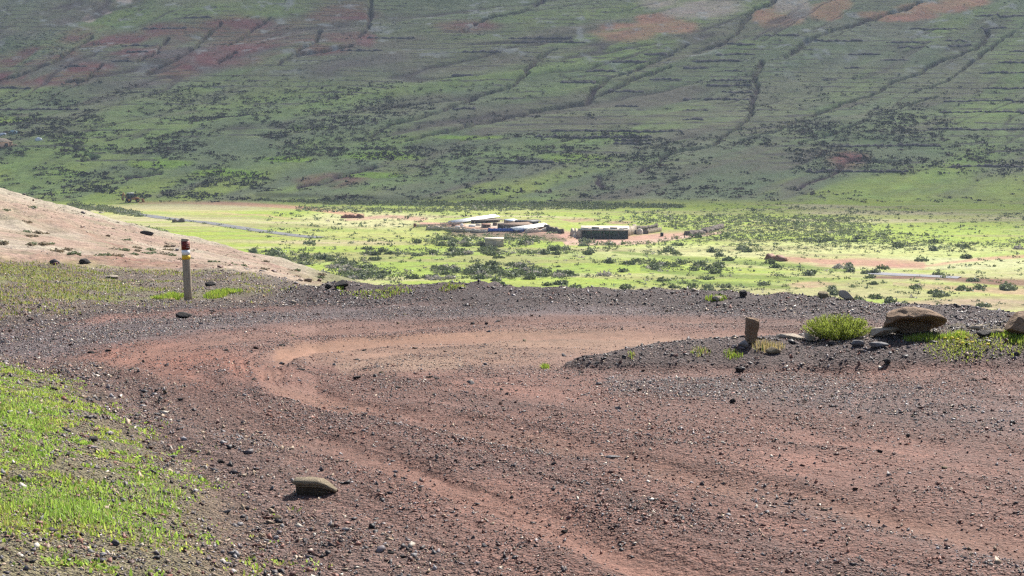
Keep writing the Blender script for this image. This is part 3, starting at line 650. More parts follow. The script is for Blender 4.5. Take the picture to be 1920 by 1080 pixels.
rock('stone', 1663, 683, 0.075, 0.055, 0.07, M_DARK, 'black rounded stone low on front of the gravel mound', 61, 'stone', sub=3)
rock('stone', 1385, 698, 0.065, 0.045, 0.06, M_DARK, 'black stone at the front foot of the gravel mound', 62, 'stone', sub=3)
# stones on the outer berm
rock('berm_stone', 1543, 559, 0.17, 0.11, 0.13, M_TANR, 'left one of two tan slabs on the crest of the dark berm', 63, 'stone', sub=3, lo=0.4, hi=0.7, tilt=0.2)
rock('berm_stone', 1586, 562, 0.27, 0.14, 0.16, M_PALE, 'larger tilted pale slab on the crest of the dark berm', 64, 'stone', sub=3, lo=0.4, hi=0.7, tilt=0.25)
rock('berm_stone', 1604, 556, 0.08, 0.06, 0.08, M_DARK, 'small dark stone behind the tilted pale slab on berm crest', 65, 'stone', sub=3)
rock('berm_stone', 1345, 564, 0.17, 0.08, 0.1, M_PALE, 'cream stone with weeds on the face of the dark berm', 67, 'stone', sub=3)
rock('berm_stone', 1393, 556, 0.12, 0.11, 0.1, M_DARK, 'dark upright lump on berm crest near the cream stone', 68, 'stone', sub=3)
rock('berm_stone', 1300, 546, 0.10, 0.05, 0.1, M_PALE, 'small white stone on berm crest left of the cream stone', 69, 'stone', sub=3)
rock('berm_stone', 640, 541, 0.24, 0.15, 0.2, M_DARK, 'black rough rock on the bank with a weed in front of it', 70, 'rock', sub=4)
rock('berm_stone', 617, 541, 0.13, 0.09, 0.1, M_DARK, 'small black rock left of the rough black rock on the bank', 71, 'rock', sub=3)
rock('berm_stone', 346, 597, 0.22, 0.10, 0.14, M_DARK, 'black flattened stone on grey gravel below the marker post', 72, 'stone', sub=4)
rock('berm_stone', 395, 536, 0.2, 0.1, 0.14, M_DARK, 'dark brown stone in the stony bank right of the marker post', 73, 'stone', sub=3)
rock('berm_stone', 210, 522, 0.3, 0.08, 0.2, M_PALE, 'pale flat stone lying in the grassy stony bank', 74, 'stone', sub=3)
rock('berm_stone', 550, 571, 0.09, 0.07, 0.08, M_PALE, 'white stone on the grey gravel between post and black rock', 75, 'stone', sub=3)
# layered slab lying at the edge of the road in the foreground
M_SLAB = rock_mat('pale_layered_stone', (0.28, 0.225, 0.15), (0.35, 0.285, 0.20), (0.20, 0.155, 0.10), 40)
M_SLABD = rock_mat('shaded_layered_stone', (0.085, 0.065, 0.045), (0.12, 0.09, 0.06), (0.05, 0.04, 0.03), 40)  # same tan rock, its front shade painted as a darker lower layer
def slab():
    p = at(592, 927); root = empty('layered_rock', p, R(-6))
    n = 26
    def layer(z0, z1, inset, seed, xr, bend):
        rg = np.random.default_rng(seed)
        base_ = np.array([(-.090, -.026), (-.078, -.036), (-.05, -.038), (-.02, -.034), (.01, -.037), (.04, -.031), (.066, -.022), (.092, -.006), (.094, .012), (.06, .028), (.02, .034), (-.02, .040), (-.06, .036), (-.090, .028)]); k_ = np.arange(0, len(base_), 0.54)[:n]
        xx = np.interp(k_, np.arange(len(base_) + 1), np.append(base_[:, 0], base_[0, 0])) * xr + rg.normal(0, 0.0016, n); yy = np.interp(k_, np.arange(len(base_) + 1), np.append(base_[:, 1], base_[0, 1])) + rg.normal(0, 0.0016, n) - inset; a = np.zeros(n)
        droop = -bend * np.clip((xx - 0.015) / 0.075, 0, 1) ** 1.6
        lo = np.stack([xx * 0.98, yy, z0 + droop * 0.9 + 0 * a], 1); hi = np.stack([xx * 0.99, yy * 0.99, z1 + droop + 0.0015 * rg.normal(size=n)], 1)
        mid_ = np.stack([xx * 1.0, yy * 1.01, 0.5 * (z0 + z1) + droop], 1)
        v = np.vstack([lo, mid_, hi, [[0, 0, z0], [0, 0, z1 + 0.003]]])
        k = np.arange(n); k2 = (k + 1) % n
        q = np.vstack([np.stack([k, k2, k2 + n, k + n], 1), np.stack([k + n, k2 + n, k2 + 2 * n, k + 2 * n], 1)])
        t = np.vstack([np.stack([k2, k, np.full(n, 3 * n)], 1), np.stack([k + 2 * n, k2 + 2 * n, np.full(n, 3 * n + 1)], 1)])
        return v, q, t
    for (z0, z1, ins, sd, xr, b, nm, m_) in ((-0.006, 0.041, -0.010, 5, 0.90, 0.030, 'lower_layer', M_SLABD), (0.040, 0.048, -0.001, 6, 0.94, 0.034, 'middle_layer', M_SLAB), (0.052, 0.066, 0.006, 8, 1.02, 0.040, 'top_layer', M_SLAB)):
        v, q, t = layer(z0, z1, ins, sd, xr, b); mesh_np(nm, v, [q, t], m_, root)
    tag(root, 'flat layered tan rock with dark shaded front lying in foreground gravel', 'rock')
slab()
# bigger loose stones, one object each
SHAPES = []
for s in range(10):
    v, f = rock_shape(700 + s, 2, 11, 0.25, 0.2, 0.7); v = v * np.array([1.25, 0.95, 0.7])
    SHAPES.append((v, f))
proto = {}
def loose(px, row, size_m, mt, label, group, seed, name='loose_stone', cat='stone', p=None):
    if p is None: p = at(px, row)
    k = (seed % 10, mt.name, name)
    if k not in proto:
        v, f = SHAPES[seed % 10]; o = mesh_np(name, v, f, mt); proto[k] = o
    else:
        o = proto[k].copy(); COL.objects.link(o)
    o.location = (p.x, p.y, p.z + size_m * 0.25); o.scale = (size_m, size_m, size_m); o.rotation_euler = (RNG.normal(0, 0.2), RNG.normal(0, 0.2), RNG.uniform(0, 6.28))
    tag(o, label, cat, group); return o
LB = {'dark_basalt': 'black angular stone lying loose among the gravel of the bend', 'red_scoria': 'reddish brown stone lying loose on the dirt of the bend', 'grey_stone': 'light grey stone lying loose among the gravel of the bend', 'tan_stone': 'tan stone lying loose on gravel of the bend'}
GRP = {'dark_basalt': 'black loose stones', 'red_scoria': 'reddish loose stones', 'grey_stone': 'light grey loose stones', 'tan_stone': 'tan loose stones'}
named = [(815, 741, 14, M_DARK), (941, 732, 16, M_DARK), (567, 694, 16, M_DARK), (1068, 833, 10, M_DARK), (211, 773, 18, M_DARK), (172, 826, 28, M_DARK), (413, 868, 22, M_DARK), (335, 791, 14, M_GREY),
         (520, 972, 26, M_TANR), (730, 1037, 22, M_DARK), (756, 1045, 18, M_DARK), (655, 1010, 14, M_GREY), (910, 1025, 18, M_GREY), (1183, 939, 16, M_DARK), (1267, 925, 14, M_DARK), (896, 946, 14, M_GREY),
         (1450, 829, 12, M_DARK), (1688, 833, 10, M_DARK), (787, 712, 12, M_GREY), (1060, 1000, 20, M_DARK), (1555, 1010, 14, M_GREY), (1325, 895, 10, M_DARK), (423, 962, 26, M_GREY), (470, 1048, 22, M_TANR), (580, 1060, 20, M_GREY), (1100, 862, 9, M_GREY), (325, 860, 18, M_GREY)]
for i, (px, row, wpx, mt) in enumerate(named):
    loose(px, row, wpx * 0.42 * m_per_px(px, row), mt, LB[mt.name], GRP[mt.name], i)
pl_ = rock('flat_rock', 1148, 858, 0.085, 0.012, 0.04, M_GREY, 'thin light grey flat stone on the road near picture centre', 76, 'stone', sub=3)
cnt = 0
while cnt < 210:
    y = math.sqrt(random.uniform(4.6 ** 2, 20 ** 2)); x = y * random.uniform(-0.37, 0.37)
    g, kind, sd, bk, md = near_fields(np.array([x]), np.array([y]))
    if random.random() > float(g[0]) * 0.9 + 0.12 or bk[0] > 0.5: continue
    mt = random.choices([M_DARK, M_REDR, M_GREY, M_TANR], [0.4, 0.28, 0.2, 0.12])[0]
    sz = random.uniform(3.0, 6.0) * 0.0007 * y * random.uniform(0.6, 1.0); sz = max(0.010, min(sz, 0.035))
    loose(0, 0, sz, mt, LB[mt.name], GRP[mt.name], cnt, p=Vector((x, y, float(Hq(x, y))))); cnt += 1

# ------------------------------------------------------------------ grass, weeds and the bush
def leaf_mat(name, tint=(1, 1, 1), trans=0.45):
    n = N(name); c = n.attr('Col'); t = n.t
    n.done(c, 0.6, 0.3)
    tl = n.node('ShaderNodeBsdfTranslucent'); n.put(tl.inputs[0], n.mul(c, 1.25))
    mx = n.node('ShaderNodeMixShader'); mx.inputs[0].default_value = trans
    t.links.new(n.b.outputs[0], mx.inputs[1]); t.links.new(tl.outputs[0], mx.inputs[2]); t.links.new(mx.outputs[0], n.out.inputs[0])
    return n.m
M_LEAF = leaf_mat('green_leaf')
M_SHRUB = leaf_mat('shrub_leaf', trans=0.2)
def blades(x, y, ln, wd, spread, cols, rg, z=None):
    """bent grass blades: five points each"""
    n = len(x); z = Hq(x, y) if z is None else z
    a = rg.uniform(0, 2 * np.pi, n); tl = np.abs(rg.normal(0, spread, n)); dx, dy = np.cos(a), np.sin(a)
    px_, py_ = -dy, dx; V_ = np.empty((n, 5, 3))
    for k, (h, wf) in enumerate(((0, 1.0), (0, -1.0), (0.55, 0.8), (0.55, -0.8), (1.0, 0))):
        off = np.sin(tl) * ln * h * (0.6 + 0.4 * h); up = np.cos(tl) * ln * h * (1 - 0.15 * h)
        V_[:, k, 0] = x + dx * off + px_ * wd * wf * 0.5; V_[:, k, 1] = y + dy * off + py_ * wd * wf * 0.5; V_[:, k, 2] = z + up - 0.003 * (h == 0)
    I = np.arange(n)[:, None] * 5
    return V_.reshape(-1, 3), I + np.array([[0, 1, 3, 2]]), I + np.array([[2, 3, 4]]), np.repeat(cols, 5, 0)
def gcol(n, rg, a=(0.20, 0.33, 0.045), b=(0.46, 0.54, 0.12), dry=0.1):
    t = rg.uniform(size=(n, 1)); c = np.array(a) * (1 - t) + np.array(b) * t
    d = rg.uniform(size=n) < dry; c[d] = np.array((0.36, 0.29, 0.13)) * rg.uniform(0.7, 1.1, (d.sum(), 1)); return c
def grass_bank():
    rg = np.random.default_rng(5); Vs, Q, T3, C = [], [], [], []; b0 = 0
    n = 480000; y = np.sqrt(rg.uniform(4.0 ** 2, 12.5 ** 2, n)); x = y * rg.uniform(-0.43, -0.13, n)
    g, kind, sd, bk, md = near_fields(x, y); z = Hq(x, y); p, r = project(x, y, z)
    patch = 0.65 * fbm(x, y, 0.22, 3, 501) + 0.55 * fbm(x, y, 0.07, 2, 504); big = fbm(x, y, 0.9, 3, 502)
    lush = np.maximum.reduce([blob(p, r, 110, 955, 180, 45, 0.5), blob(p, r, 290, 930, 90, 30, 0.5), blob(p, r, 60, 775, 70, 40, 0.5) * 0.5, blob(p, r, 320, 1005, 90, 30, .5) * 0.3, blob(p, r, 40, 850, 60, 30, .5) * .5])
    prob = sst(-0.25, 0.45, bk + 0.3 * patch) * np.clip(sst(0.02, 0.35, patch + 0.5 * big - 0.02) * 0.85 + lush * 1.1, 0, 1) * 0.8
    keep = rg.uniform(size=n) < prob; x, y, z, lush, r = x[keep], y[keep], z[keep], lush[keep], r[keep]; n = len(x)
    tall = rg.uniform(size=n) < lush * 0.8
    ln = np.where(tall, rg.uniform(0.014, 0.034, n), rg.uniform(0.008, 0.020, n)); wd = np.where(tall, rg.uniform(0.0025, 0.004, n), rg.uniform(0.005, 0.010, n))
    cols_ = gcol(n, rg, dry=0.16); hue = sst(-0.4, 0.4, fbm(x, y, 0.35, 3, 505))[:, None]; cols_ = cols_ * (np.array((0.88, 0.98, 0.9)) * (1 - hue) + np.array((1.08, 1.0, 1.0)) * hue); hv = 0.55 + 0.9 * sst(-0.4, 0.5, fbm(x, y, 0.15, 3, 506))
    V_, q, t, c = blades(x, y, ln * hv * rg.uniform(0.7, 1.3, n), wd * 1.15, 1.1, cols_, rg, z)
    o = mesh_np('grass', V_, [q, t], M_LEAF, col=c); tag(o, 'short bright grass and weeds on the stony bank in the lower left corner', 'grass', kind='stuff')
    print('grass blades', n)
    # sparse green on the far bank and on the mound
    rg = np.random.default_rng(6); n = 160000
    y = np.sqrt(rg.uniform(15.5 ** 2, 38 ** 2, n)); x = y * rg.uniform(-0.42, 0.0, n); g, kind, sd, bk, md = near_fields(x, y); z = Hq(x, y); p, r = project(x, y, z)
    c_ = np.clip(np.interp(x / y, Tm, np.arange(NT)), 0, NT - 1).astype(int); ro = RO[0, c_]
    patch = fbm(x, y, 1.0, 4, 511)
    prob = sst(0.5, 3.0, y - ro) * sst(-0.1, 0.35, patch + 0.55 * (1 - sst(0, 330, p)) - 0.25) * (1 - sst(0.3, 0.6, sd)) * (1 - sst(420, 620, p)) * 0.45
    m = rg.uniform(size=n) < prob; x, y, z = x[m], y[m], z[m]; n1 = len(x)
    V_, q, t, c = blades(x, y, rg.uniform(0.03, 0.08, n1), rg.uniform(0.010, 0.022, n1), 0.8, gcol(n1, rg, (0.15, 0.20, 0.04), (0.28, 0.30, 0.07), 0.3), rg, z)
    o = mesh_np('weeds', V_, [q, t], M_LEAF, col=c); tag(o, 'thin green weeds over the stony bank left of the marker post', 'weeds', kind='stuff')
grass_bank()
def tuft(name, spots, label, cat, n, ln, wd, seed, a=(0.16, 0.26, 0.03), b=(0.32, 0.38, 0.06), dry=0.05, group=None, spread=0.6):
    """one patch of grass: blades over a few elliptic spots given as (px, row, half width px, half depth m)"""
    rg = np.random.default_rng(seed); xs_, ys2 = [], []
    for (px, row, hw, hd) in spots:
        p = at(px, row); k = hw * p.y / F; m = n // len(spots)
        qa = rg.uniform(0, 6.28, m); qr = rg.uniform(0, 1, m) ** 0.7 * 0.95; xs_.append(p.x + qr * np.cos(qa) * k); ys2.append(p.y + qr * np.sin(qa) * hd)
    x = np.concatenate(xs_); y = np.concatenate(ys2); n1 = len(x); o0 = at(spots[0][0], spots[0][1])
    V_, q, t, c = blades(x, y, rg.uniform(0.5, 1.0, n1) * ln, rg.uniform(0.7, 1.2, n1) * wd, spread, gcol(n1, rg, a, b, dry), rg)
    o = mesh_np(name, V_ - np.array(o0)[None], [q, t], M_LEAF, col=c); o.location = o0
    return tag(o, label, cat, group)
tuft('grass_patch', [(318, 559, 34, 0.5)], 'bright green grass patch at the left foot of the marker post', 'grass', 1500, 0.10, 0.012, 31)
tuft('grass_patch', [(405, 554, 22, 0.45), (430, 549, 24, 0.4)], 'bright green grass patch right of the marker post', 'grass', 1700, 0.11, 0.012, 32)
tuft('weed_plant', [(638, 543, 7, 0.1)], 'small green weed in front of the rough black rock', 'weed', 160, 0.09, 0.02, 33)
tuft('weed_plant', [(1375, 668, 20, 0.12)], 'bright grass tuft on mound slope below the upright stone', 'weed', 150, 0.05, 0.006, 34)
tuft('weed_plant', [(1312, 662, 22, 0.12)], 'thin dry green weed on the mound left of upright stone', 'weed', 110, 0.055, 0.006, 35, dry=0.5)
tuft('weed_plant', [(1022, 690, 9, 0.12)], 'tiny green tuft at the left tip of the gravel mound', 'weed', 160, 0.06, 0.006, 36)
tuft('weed_plant', [(1184, 667, 8, 0.1)], 'pale green tuft on the left end of gravel mound', 'weed', 60, 0.045, 0.006, 37, dry=0.3)
tuft('weed_plant', [(1440, 652, 34, 0.15)], 'dry straw coloured grass at the foot of the upright stone', 'weed', 360, 0.08, 0.004, 38, dry=0.95)
tuft('weed_plant', [(1342, 562, 22, 0.15)], 'small green weed round the cream stone on the berm', 'weed', 200, 0.09, 0.012, 39)
tuft('weed_plant', [(850, 540, 28, 0.2)], 'small yellow green weed on top of the berm left part', 'weed', 160, 0.08, 0.012, 40, dry=0.3)
tuft('grass_patch', [(1730, 637, 40, 0.12), (1790, 632, 26, 0.15)], 'fine green grass growing against the tan boulder front', 'grass', 900, 0.07, 0.006, 41)
tuft('grass_patch', [(1800, 640, 60, 0.3), (1850, 648, 80, 0.35), (1900, 640, 60, 0.35), (1790, 655, 60, 0.3)], 'low weeds with yellow flowers covering the mound between the tan boulders', 'weeds', 2000, 0.032, 0.010, 42, a=(0.18, 0.25, 0.04), b=(0.36, 0.38, 0.09), dry=0.12, spread=1.0)
tuft('grass_patch', [(1890, 628, 40, 0.12), (1915, 636, 30, 0.2)], 'green weeds at the front of the right edge boulder', 'grass', 900, 0.06, 0.009, 43)
tuft('grass_patch', [(690, 552, 60, 0.3), (740, 548, 40, 0.3)], 'faint green moss and weeds on berm right of black rock', 'weeds', 500, 0.05, 0.012, 44, dry=0.2)
def flowers():
    rg = np.random.default_rng(77); M = N('yellow_petal'); M.done((0.75, 0.58, 0.02), 0.6, 0.2)
    for (px, row) in ((1772, 641), (1785, 641), (1797, 632), (1812, 641), (1822, 649), (1805, 651), (1852, 653), (1795, 644)):
        p = at(px, row); v, f = ICO[1]; vv = v * np.array([0.017, 0.017, 0.008]) * rg.uniform(0.8, 1.2, v.shape)
        o = mesh_np('yellow_flower', vv, f, M.m); o.location = p + Vector((0, 0, 0.035)); tag(o, 'tiny yellow flower in the weeds between the tan boulders', 'flower', 'yellow flowers in the weeds')
flowers()
def bush():
    p = at(1572, 636); root = empty('green_bush', p); rg = np.random.default_rng(88)
    k = p.y / F; hw, ht, hd = 72 * k, 41 * k, 0.27
    stems_v, stems_f, L, C, b0 = [], [], [], [], 0
    for s in range(150):
        a = rg.uniform(0, 2 * np.pi); rr = rg.uniform(0.1, 1.0) ** 0.6
        tip = np.array([math.cos(a) * rr * hw, math.sin(a) * rr * hd, ht * (1.0 - 0.55 * rr ** 2.5) * rg.uniform(0.80, 1.10) + 0.02]); bot = np.array([tip[0] * 0.25, tip[1] * 0.25, -0.01])
        midp = bot * 0.5 + tip * 0.5 + np.array([tip[0] * 0.18, tip[1] * 0.18, 0.0])
        ts = np.linspace(0, 1, 7)[:, None]; path = (1 - ts) ** 2 * bot + 2 * ts * (1 - ts) * midp + ts ** 2 * tip
        for i in range(6):
            q = path[i:i + 2]; d = q[1] - q[0]; n_ = np.cross(d, (0, 1, 0.3)); n_ = n_ / np.linalg.norm(n_) * 0.0022; m_ = np.cross(d, n_); m_ = m_ / np.linalg.norm(m_) * 0.0022
            ring = [n_, m_, -n_, -m_]; stems_v += [q[0] + r for r in ring] + [q[1] + r * 0.8 for r in ring]
            stems_f += [(b0 + j, b0 + (j + 1) % 4, b0 + 4 + (j + 1) % 4, b0 + 4 + j) for j in range(4)]; b0 += 8
        tone = rg.uniform(0.75, 1.2)
        for i in range(95):
            t = rg.uniform(0.12, 1.0) ** 0.8; pt = (1 - t) ** 2 * bot + 2 * t * (1 - t) * midp + t ** 2 * tip + rg.normal(0, 0.008, 3)
            d = rg.normal(0, 0.6, 3) + np.array([tip[0] * 1.5, tip[1] * 1.5, 0.7]); d /= np.linalg.norm(d); l_ = rg.uniform(0.010, 0.022); sd_ = np.cross(d, rg.normal(size=3)); sd_ = sd_ / np.linalg.norm(sd_) * rg.uniform(0.0022, 0.0042)
            L.append(np.stack([pt - sd_, pt + sd_, pt + d * l_])); g_ = rg.uniform(); C.append((np.array((0.15, 0.20, 0.03)) * (1 - g_) + np.array((0.36, 0.42, 0.08)) * g_) * tone)
    Ms = N('bush_stem'); Ms.done((0.13, 0.09, 0.05), 0.8, 0.2)
    mesh_np('stems', np.array(stems_v), np.array(stems_f), Ms.m, root)
    n_l = len(L); mesh_np('foliage', np.vstack(L), np.arange(n_l * 3).reshape(-1, 3), M_LEAF, root, col=np.repeat(np.array(C), 3, 0))
    tag(root, 'bright green feathery bush growing on the gravel mound', 'bush')
bush()

# ------------------------------------------------------------------ shrubs of slope, valley and hillside
def shrub_shape(seed, n=130, flat=0.55):
    """a low dome of leaf clumps with an uneven outline, radius 1"""
    rg = np.random.default_rng(seed); lob = fib(7, rg) * np.array([0.6, 0.6, 0.25]); lob[:, 2] = np.abs(lob[:, 2]); V_, sh = [], []
    for k in range(n):
        c = lob[rg.integers(7)] + fib(1, rg)[0] * rg.uniform(0.2, 0.5) ; c[2] = abs(c[2]) * flat * 1.6
        d = fib(1, rg)[0]; e = np.cross(d, fib(1, rg)[0]); e /= np.linalg.norm(e); s = rg.uniform(0.12, 0.26)
        V_.append(np.stack([c - d * s * 0.6 - e * s * 0.4, c + d * s * 0.5 - e * s * 0.5, c + d * s * 0.6 + e * s * 0.4, c - d * s * 0.5 + e * s * 0.55])); sh.append(np.full(4, rg.uniform(0.65, 1.35)))
    return np.vstack(V_), np.arange(n * 4).reshape(-1, 4), np.concatenate(sh)
SHR = [shrub_shape(50 + i, 150, 0.45 + 0.05 * (i % 4)) for i in range(6)]
sh_proto = {}
def shrub(name, p, r, col, label, group, k, hz=1.0):
    key = (name, k % 6)
    if key not in sh_proto:
        v, f, s = SHR[k % 6]; o = mesh_np(name, v, f, M_SHRUB, col=np.outer(s, col)); sh_proto[key] = o
    else:
        o = sh_proto[key].copy(); COL.objects.link(o)
    o.location = (p[0], p[1], p[2] - 0.05 * r); o.scale = (r, r, r * hz); o.rotation_euler = (0, 0, RNG.uniform(0, 6.28)); tag(o, label, 'shrub', group); return o
C_DARKSH = (0.120, 0.150, 0.066); C_GREYSH = (0.180, 0.210, 0.115); C_PALESH = (0.36, 0.33, 0.28); C_DRYSH = (0.24, 0.195, 0.13)
def scatter(n, y0, y1, t0, t1, dens, rg):
    y = np.sqrt(rg.uniform(y0 * y0, y1 * y1, n)); x = y * rg.uniform(t0, t1, n); z = Hq(x, y); p, r = project(x, y, z)
    k = rg.uniform(size=n) < dens(p, r, x, y); return x[k], y[k], z[k], p[k], r[k]
def visible(x, y, z):
    """True where no ground stands between the camera and the point"""
    ok = np.ones(len(x), bool)
    for f in np.linspace(0.02, 0.97, 90):
        yy = y * f; ok &= (Hq(x * f, np.maximum(yy, 0.7)) < z * f + 0.5) | (yy < 0.7)
    return ok
def sand_shrubs():
    rg = np.random.default_rng(61)
    x, y, z, p, r = scatter(1800, 33, 100, -0.40, -0.02, lambda p, r, x, y: 0.6 * sst(-0.2, 0.5, fbm(x, y, 7, 3, 601) + 0.0) * (p > -30) * (p < 760), rg)
    c = np.clip(np.interp(x / y, Tm, np.arange(NT)), 0, NT - 1).astype(int); ok = (y > TD[c, 5] + 1) & (y < TD[c, 7] + 3) & visible(x, y, z + 0.2)
    x, y, z = x[ok], y[ok], z[ok]; sz = rg.uniform(0.10, 0.28, len(x))
    o_ = np.argsort(-sz / y)[:60]
    x2, y2, z2, p2, r2 = scatter(9000, 30, 105, -0.41, 0.0, lambda p, r, x, y: 0.5 * sst(-0.3, 0.4, fbm(x, y, 5, 3, 603)) * (p < 760), rg)
    c2 = np.clip(np.interp(x2 / y2, Tm, np.arange(NT)), 0, NT - 1).astype(int); k2 = (y2 > TD[c2, 5] - 1) & (y2 < TD[c2, 7] + 4); x2, y2, z2 = x2[k2], y2[k2], z2[k2]
    add_stuff(x2, y2, z2, rg.uniform(0.03, 0.11, len(x2)), np.where(rg.uniform(size=(len(x2), 1)) < 0.5, C_DRYSH, (0.16, 0.13, 0.10)) * rg.uniform(0.6, 1.3, (len(x2), 1)), rg, 0.8)
    for i, k in enumerate(o_):
        dry = i % 2
        shrub('dry_tuft' if dry else 'sand_shrub', (x[k], y[k], z[k]), sz[k], C_DRYSH if dry else C_GREYSH,
              'dry brownish tuft of scrub on the bare sandy slope' if dry else 'small grey green shrub on the bare sandy slope', 'dry tufts on the sandy slope' if dry else 'green shrubs on the sandy slope', i, 0.8)
    rock('sand_rock', 276, 441, 0.75, 0.26, 0.4, M_DARK, 'dark rock on the skyline of the sandy slope left of post', 81, sub=3)
    rock('sand_rock', 160, 494, 0.34, 0.14, 0.25, M_DARK, 'dark brown rock at the lower edge of the sandy slope', 82, sub=3)
STUFF_V, STUFF_F, STUFF_C = [], [], []
LOW = [shrub_shape(150 + i, 22, 0.5) for i in range(6)]
def add_stuff(x, y, z, sz, col, rg, hz=1.0):
    base_ = sum(len(v) for v in STUFF_V)
    for s in range(6):
        ii = np.arange(len(x))[s::6]; m = len(ii)
        if not m: continue
        v, f, sh = LOW[s]; a = rg.uniform(0, 6.28, m); ca, sa = np.cos(a), np.sin(a); st = rg.uniform(0.8, 1.25, m)
        vx = v[None, :, 0] * ca[:, None] - v[None, :, 1] * sa[:, None]; vy = v[None, :, 0] * sa[:, None] + v[None, :, 1] * ca[:, None]
        P = np.stack([x[ii][:, None] + vx * (sz[ii] * st)[:, None], y[ii][:, None] + vy * sz[ii][:, None], z[ii][:, None] + (v[None, :, 2] * hz - 0.05) * sz[ii][:, None]], -1)
        STUFF_V.append(P.reshape(-1, 3)); STUFF_F.append((f[None] + (np.arange(m) * len(v))[:, None, None] + base_).reshape(-1, 4)); base_ += m * len(v)
        STUFF_C.append((col[ii][:, None, :] * sh[None, :, None]).reshape(-1, 3))
sand_shrubs()
def valley_shrubs():
    rg = np.random.default_rng(62)
    def dens(p, r, x, y):
        cl = fbm(x, y, 9, 4, 611); cl2 = fbm(x, y, 25, 3, 612)
        d = 0.75 * blob(p, r, 950, 497, 360, 30, 0.4) * sst(-0.15, 0.35, cl)
        d = np.maximum(d, 0.9 * blob(p, r, 560, 492, 130, 22, 0.4) * sst(-0.3, 0.3, cl))
        d = np.maximum(d, 0.9 * blob(p, r, 900, 515, 320, 14, 0.4) * sst(-0.3, 0.3, cl))
        d = np.maximum(d, 0.85 * blob(p, r, 1650, 425, 420, 42, 0.4) * sst(-0.35, 0.4, cl2) )
        d = np.maximum(d, 0.55 * blob(p, r, 1350, 455, 230, 22, 0.4) * sst(-0.3, 0.4, cl))
        d = np.maximum(d, 0.35 * blob(p, r, 900, 452, 130, 12, 0.4)); d = np.maximum(d, 0.3 * blob(p, r, 1350, 520, 300, 25, 0.4) * sst(-.1, .3, cl))
        d = np.maximum(d, 0.22 * blob(p, r, 1790, 545, 130, 25, 0.4) * sst(-.1, .3, cl)); d = np.maximum(d, 0.05 * (r > 400) * (p > 500))
        d = np.maximum(d, 0.9 * strip(p, r, [(130, 385, 4), (200, 393, 5), (260, 402, 4)], 0.6)); d = np.maximum(d, 0.7 * strip(p, r, [(225, 420, 3), (270, 429, 4), (310, 437, 3)], 0.6))
        d = np.maximum(d, 0.5 * strip(p, r, [(560, 392, 4), (760, 395, 4), (1000, 390, 4), (1150, 388, 5)], 0.6))
        d = np.maximum(d, 0.95 * strip(p, r, [(480, 372, 4), (650, 380, 4), (850, 384, 4), (1050, 384, 5), (1280, 387, 3)], 0.5))
        d = d * (1 - blob(p, r, 940, 424, 160, 14, 0.1)) * (1 - blob(p, r, 1170, 438, 110, 16, 0.1)) * (1 - blob(p, r, 1610, 494, 130, 9, 0.3))
        return d
    x, y, z, p, r = scatter(95000, 182, 418, -0.42, 0.42, dens, rg)
    ok = visible(x, y, z + 0.3); x, y, z, p, r = x[ok], y[ok], z[ok], p[ok], r[ok]
    rightf = sst(1150, 1400, p) * sst(500, 470, r)
    sz = rg.gamma(5, 0.2, len(x)) * np.where(rightf > 0.5, 0.55, 0.78); sz = np.clip(sz * rg.choice([0.55, 0.8, 1.1], len(x)), 0.2, 1.4)
    pale = (rg.uniform(size=len(x)) < 0.12 * (r > 470) * (p < 1250) + 0.02)
    order = np.argsort(-sz / y)[:285]; used = np.zeros(len(x), bool); used[order] = True
    for i, k in enumerate(order):
        if pale[k]: shrub('pale_shrub', (x[k], y[k], z[k]), sz[k], C_PALESH, 'pale grey dry shrub standing on the green valley floor', 'pale dry shrubs on the valley floor', i, 1.15)
        elif i % 3 == 0: shrub('green_shrub', (x[k], y[k], z[k]), sz[k], C_GREYSH, 'grey green rounded shrub on the sunlit valley floor', 'grey green shrubs on the valley floor', i, 1.15)
        else: shrub('dark_shrub', (x[k], y[k], z[k]), sz[k], C_DARKSH, 'dark green low shrub on the sunlit valley floor', 'dark shrubs on the valley floor', i, 1.15)
    m = ~used; c = np.where(rg.uniform(size=(m.sum(), 1)) < 0.5, C_DARKSH, C_GREYSH); c = np.where(rg.uniform(size=(m.sum(), 1)) < 0.25, (0.20, 0.22, 0.10), c); c = np.where(pale[m][:, None], C_PALESH, c) * rg.uniform(0.6, 1.4, (m.sum(), 1))
    add_stuff(x[m], y[m], z[m], sz[m], c, rg, 1.25); print('valley shrubs', len(x))
valley_shrubs()
HB = [(150, 260, 230, 60, 0.75), (420, 265, 230, 55, 0.85), (640, 235, 110, 50, 0.6), (250, 320, 260, 35, 0.6), (820, 300, 120, 40, 0.45), (740, 285, 90, 14, 0.9), (620, 290, 110, 20, 0.8), (1000, 272, 90, 20, 0.85), (1180, 275, 110, 24, 0.85), (1110, 300, 120, 14, 0.7),
      (960, 300, 50, 10, 0.7), (1210, 325, 70, 25, 0.6), (1700, 235, 80, 35, 0.9), (1520, 240, 70, 18, 0.8), (1650, 250, 90, 20, 0.7), (1560, 290, 80, 30, 0.6), (1640, 310, 120, 18, 0.6), (1860, 290, 80, 40, 0.5), (1400, 262, 60, 22, 0.5), (1190, 262, 35, 9, 1.0),
      (60, 200, 120, 20, 0.5), (330, 190, 200, 30, 0.4), (70, 80, 110, 25, 0.6), (1010, 118, 30, 18, 0.6), (700, 190, 120, 30, 0.35), (1400, 130, 20, 60, 0.5), (300, 355, 330, 16, 0.8), (560, 368, 200, 8, 0.7), (1300, 360, 640, 12, 0.22), (60, 270, 50, 14, 0.6)]
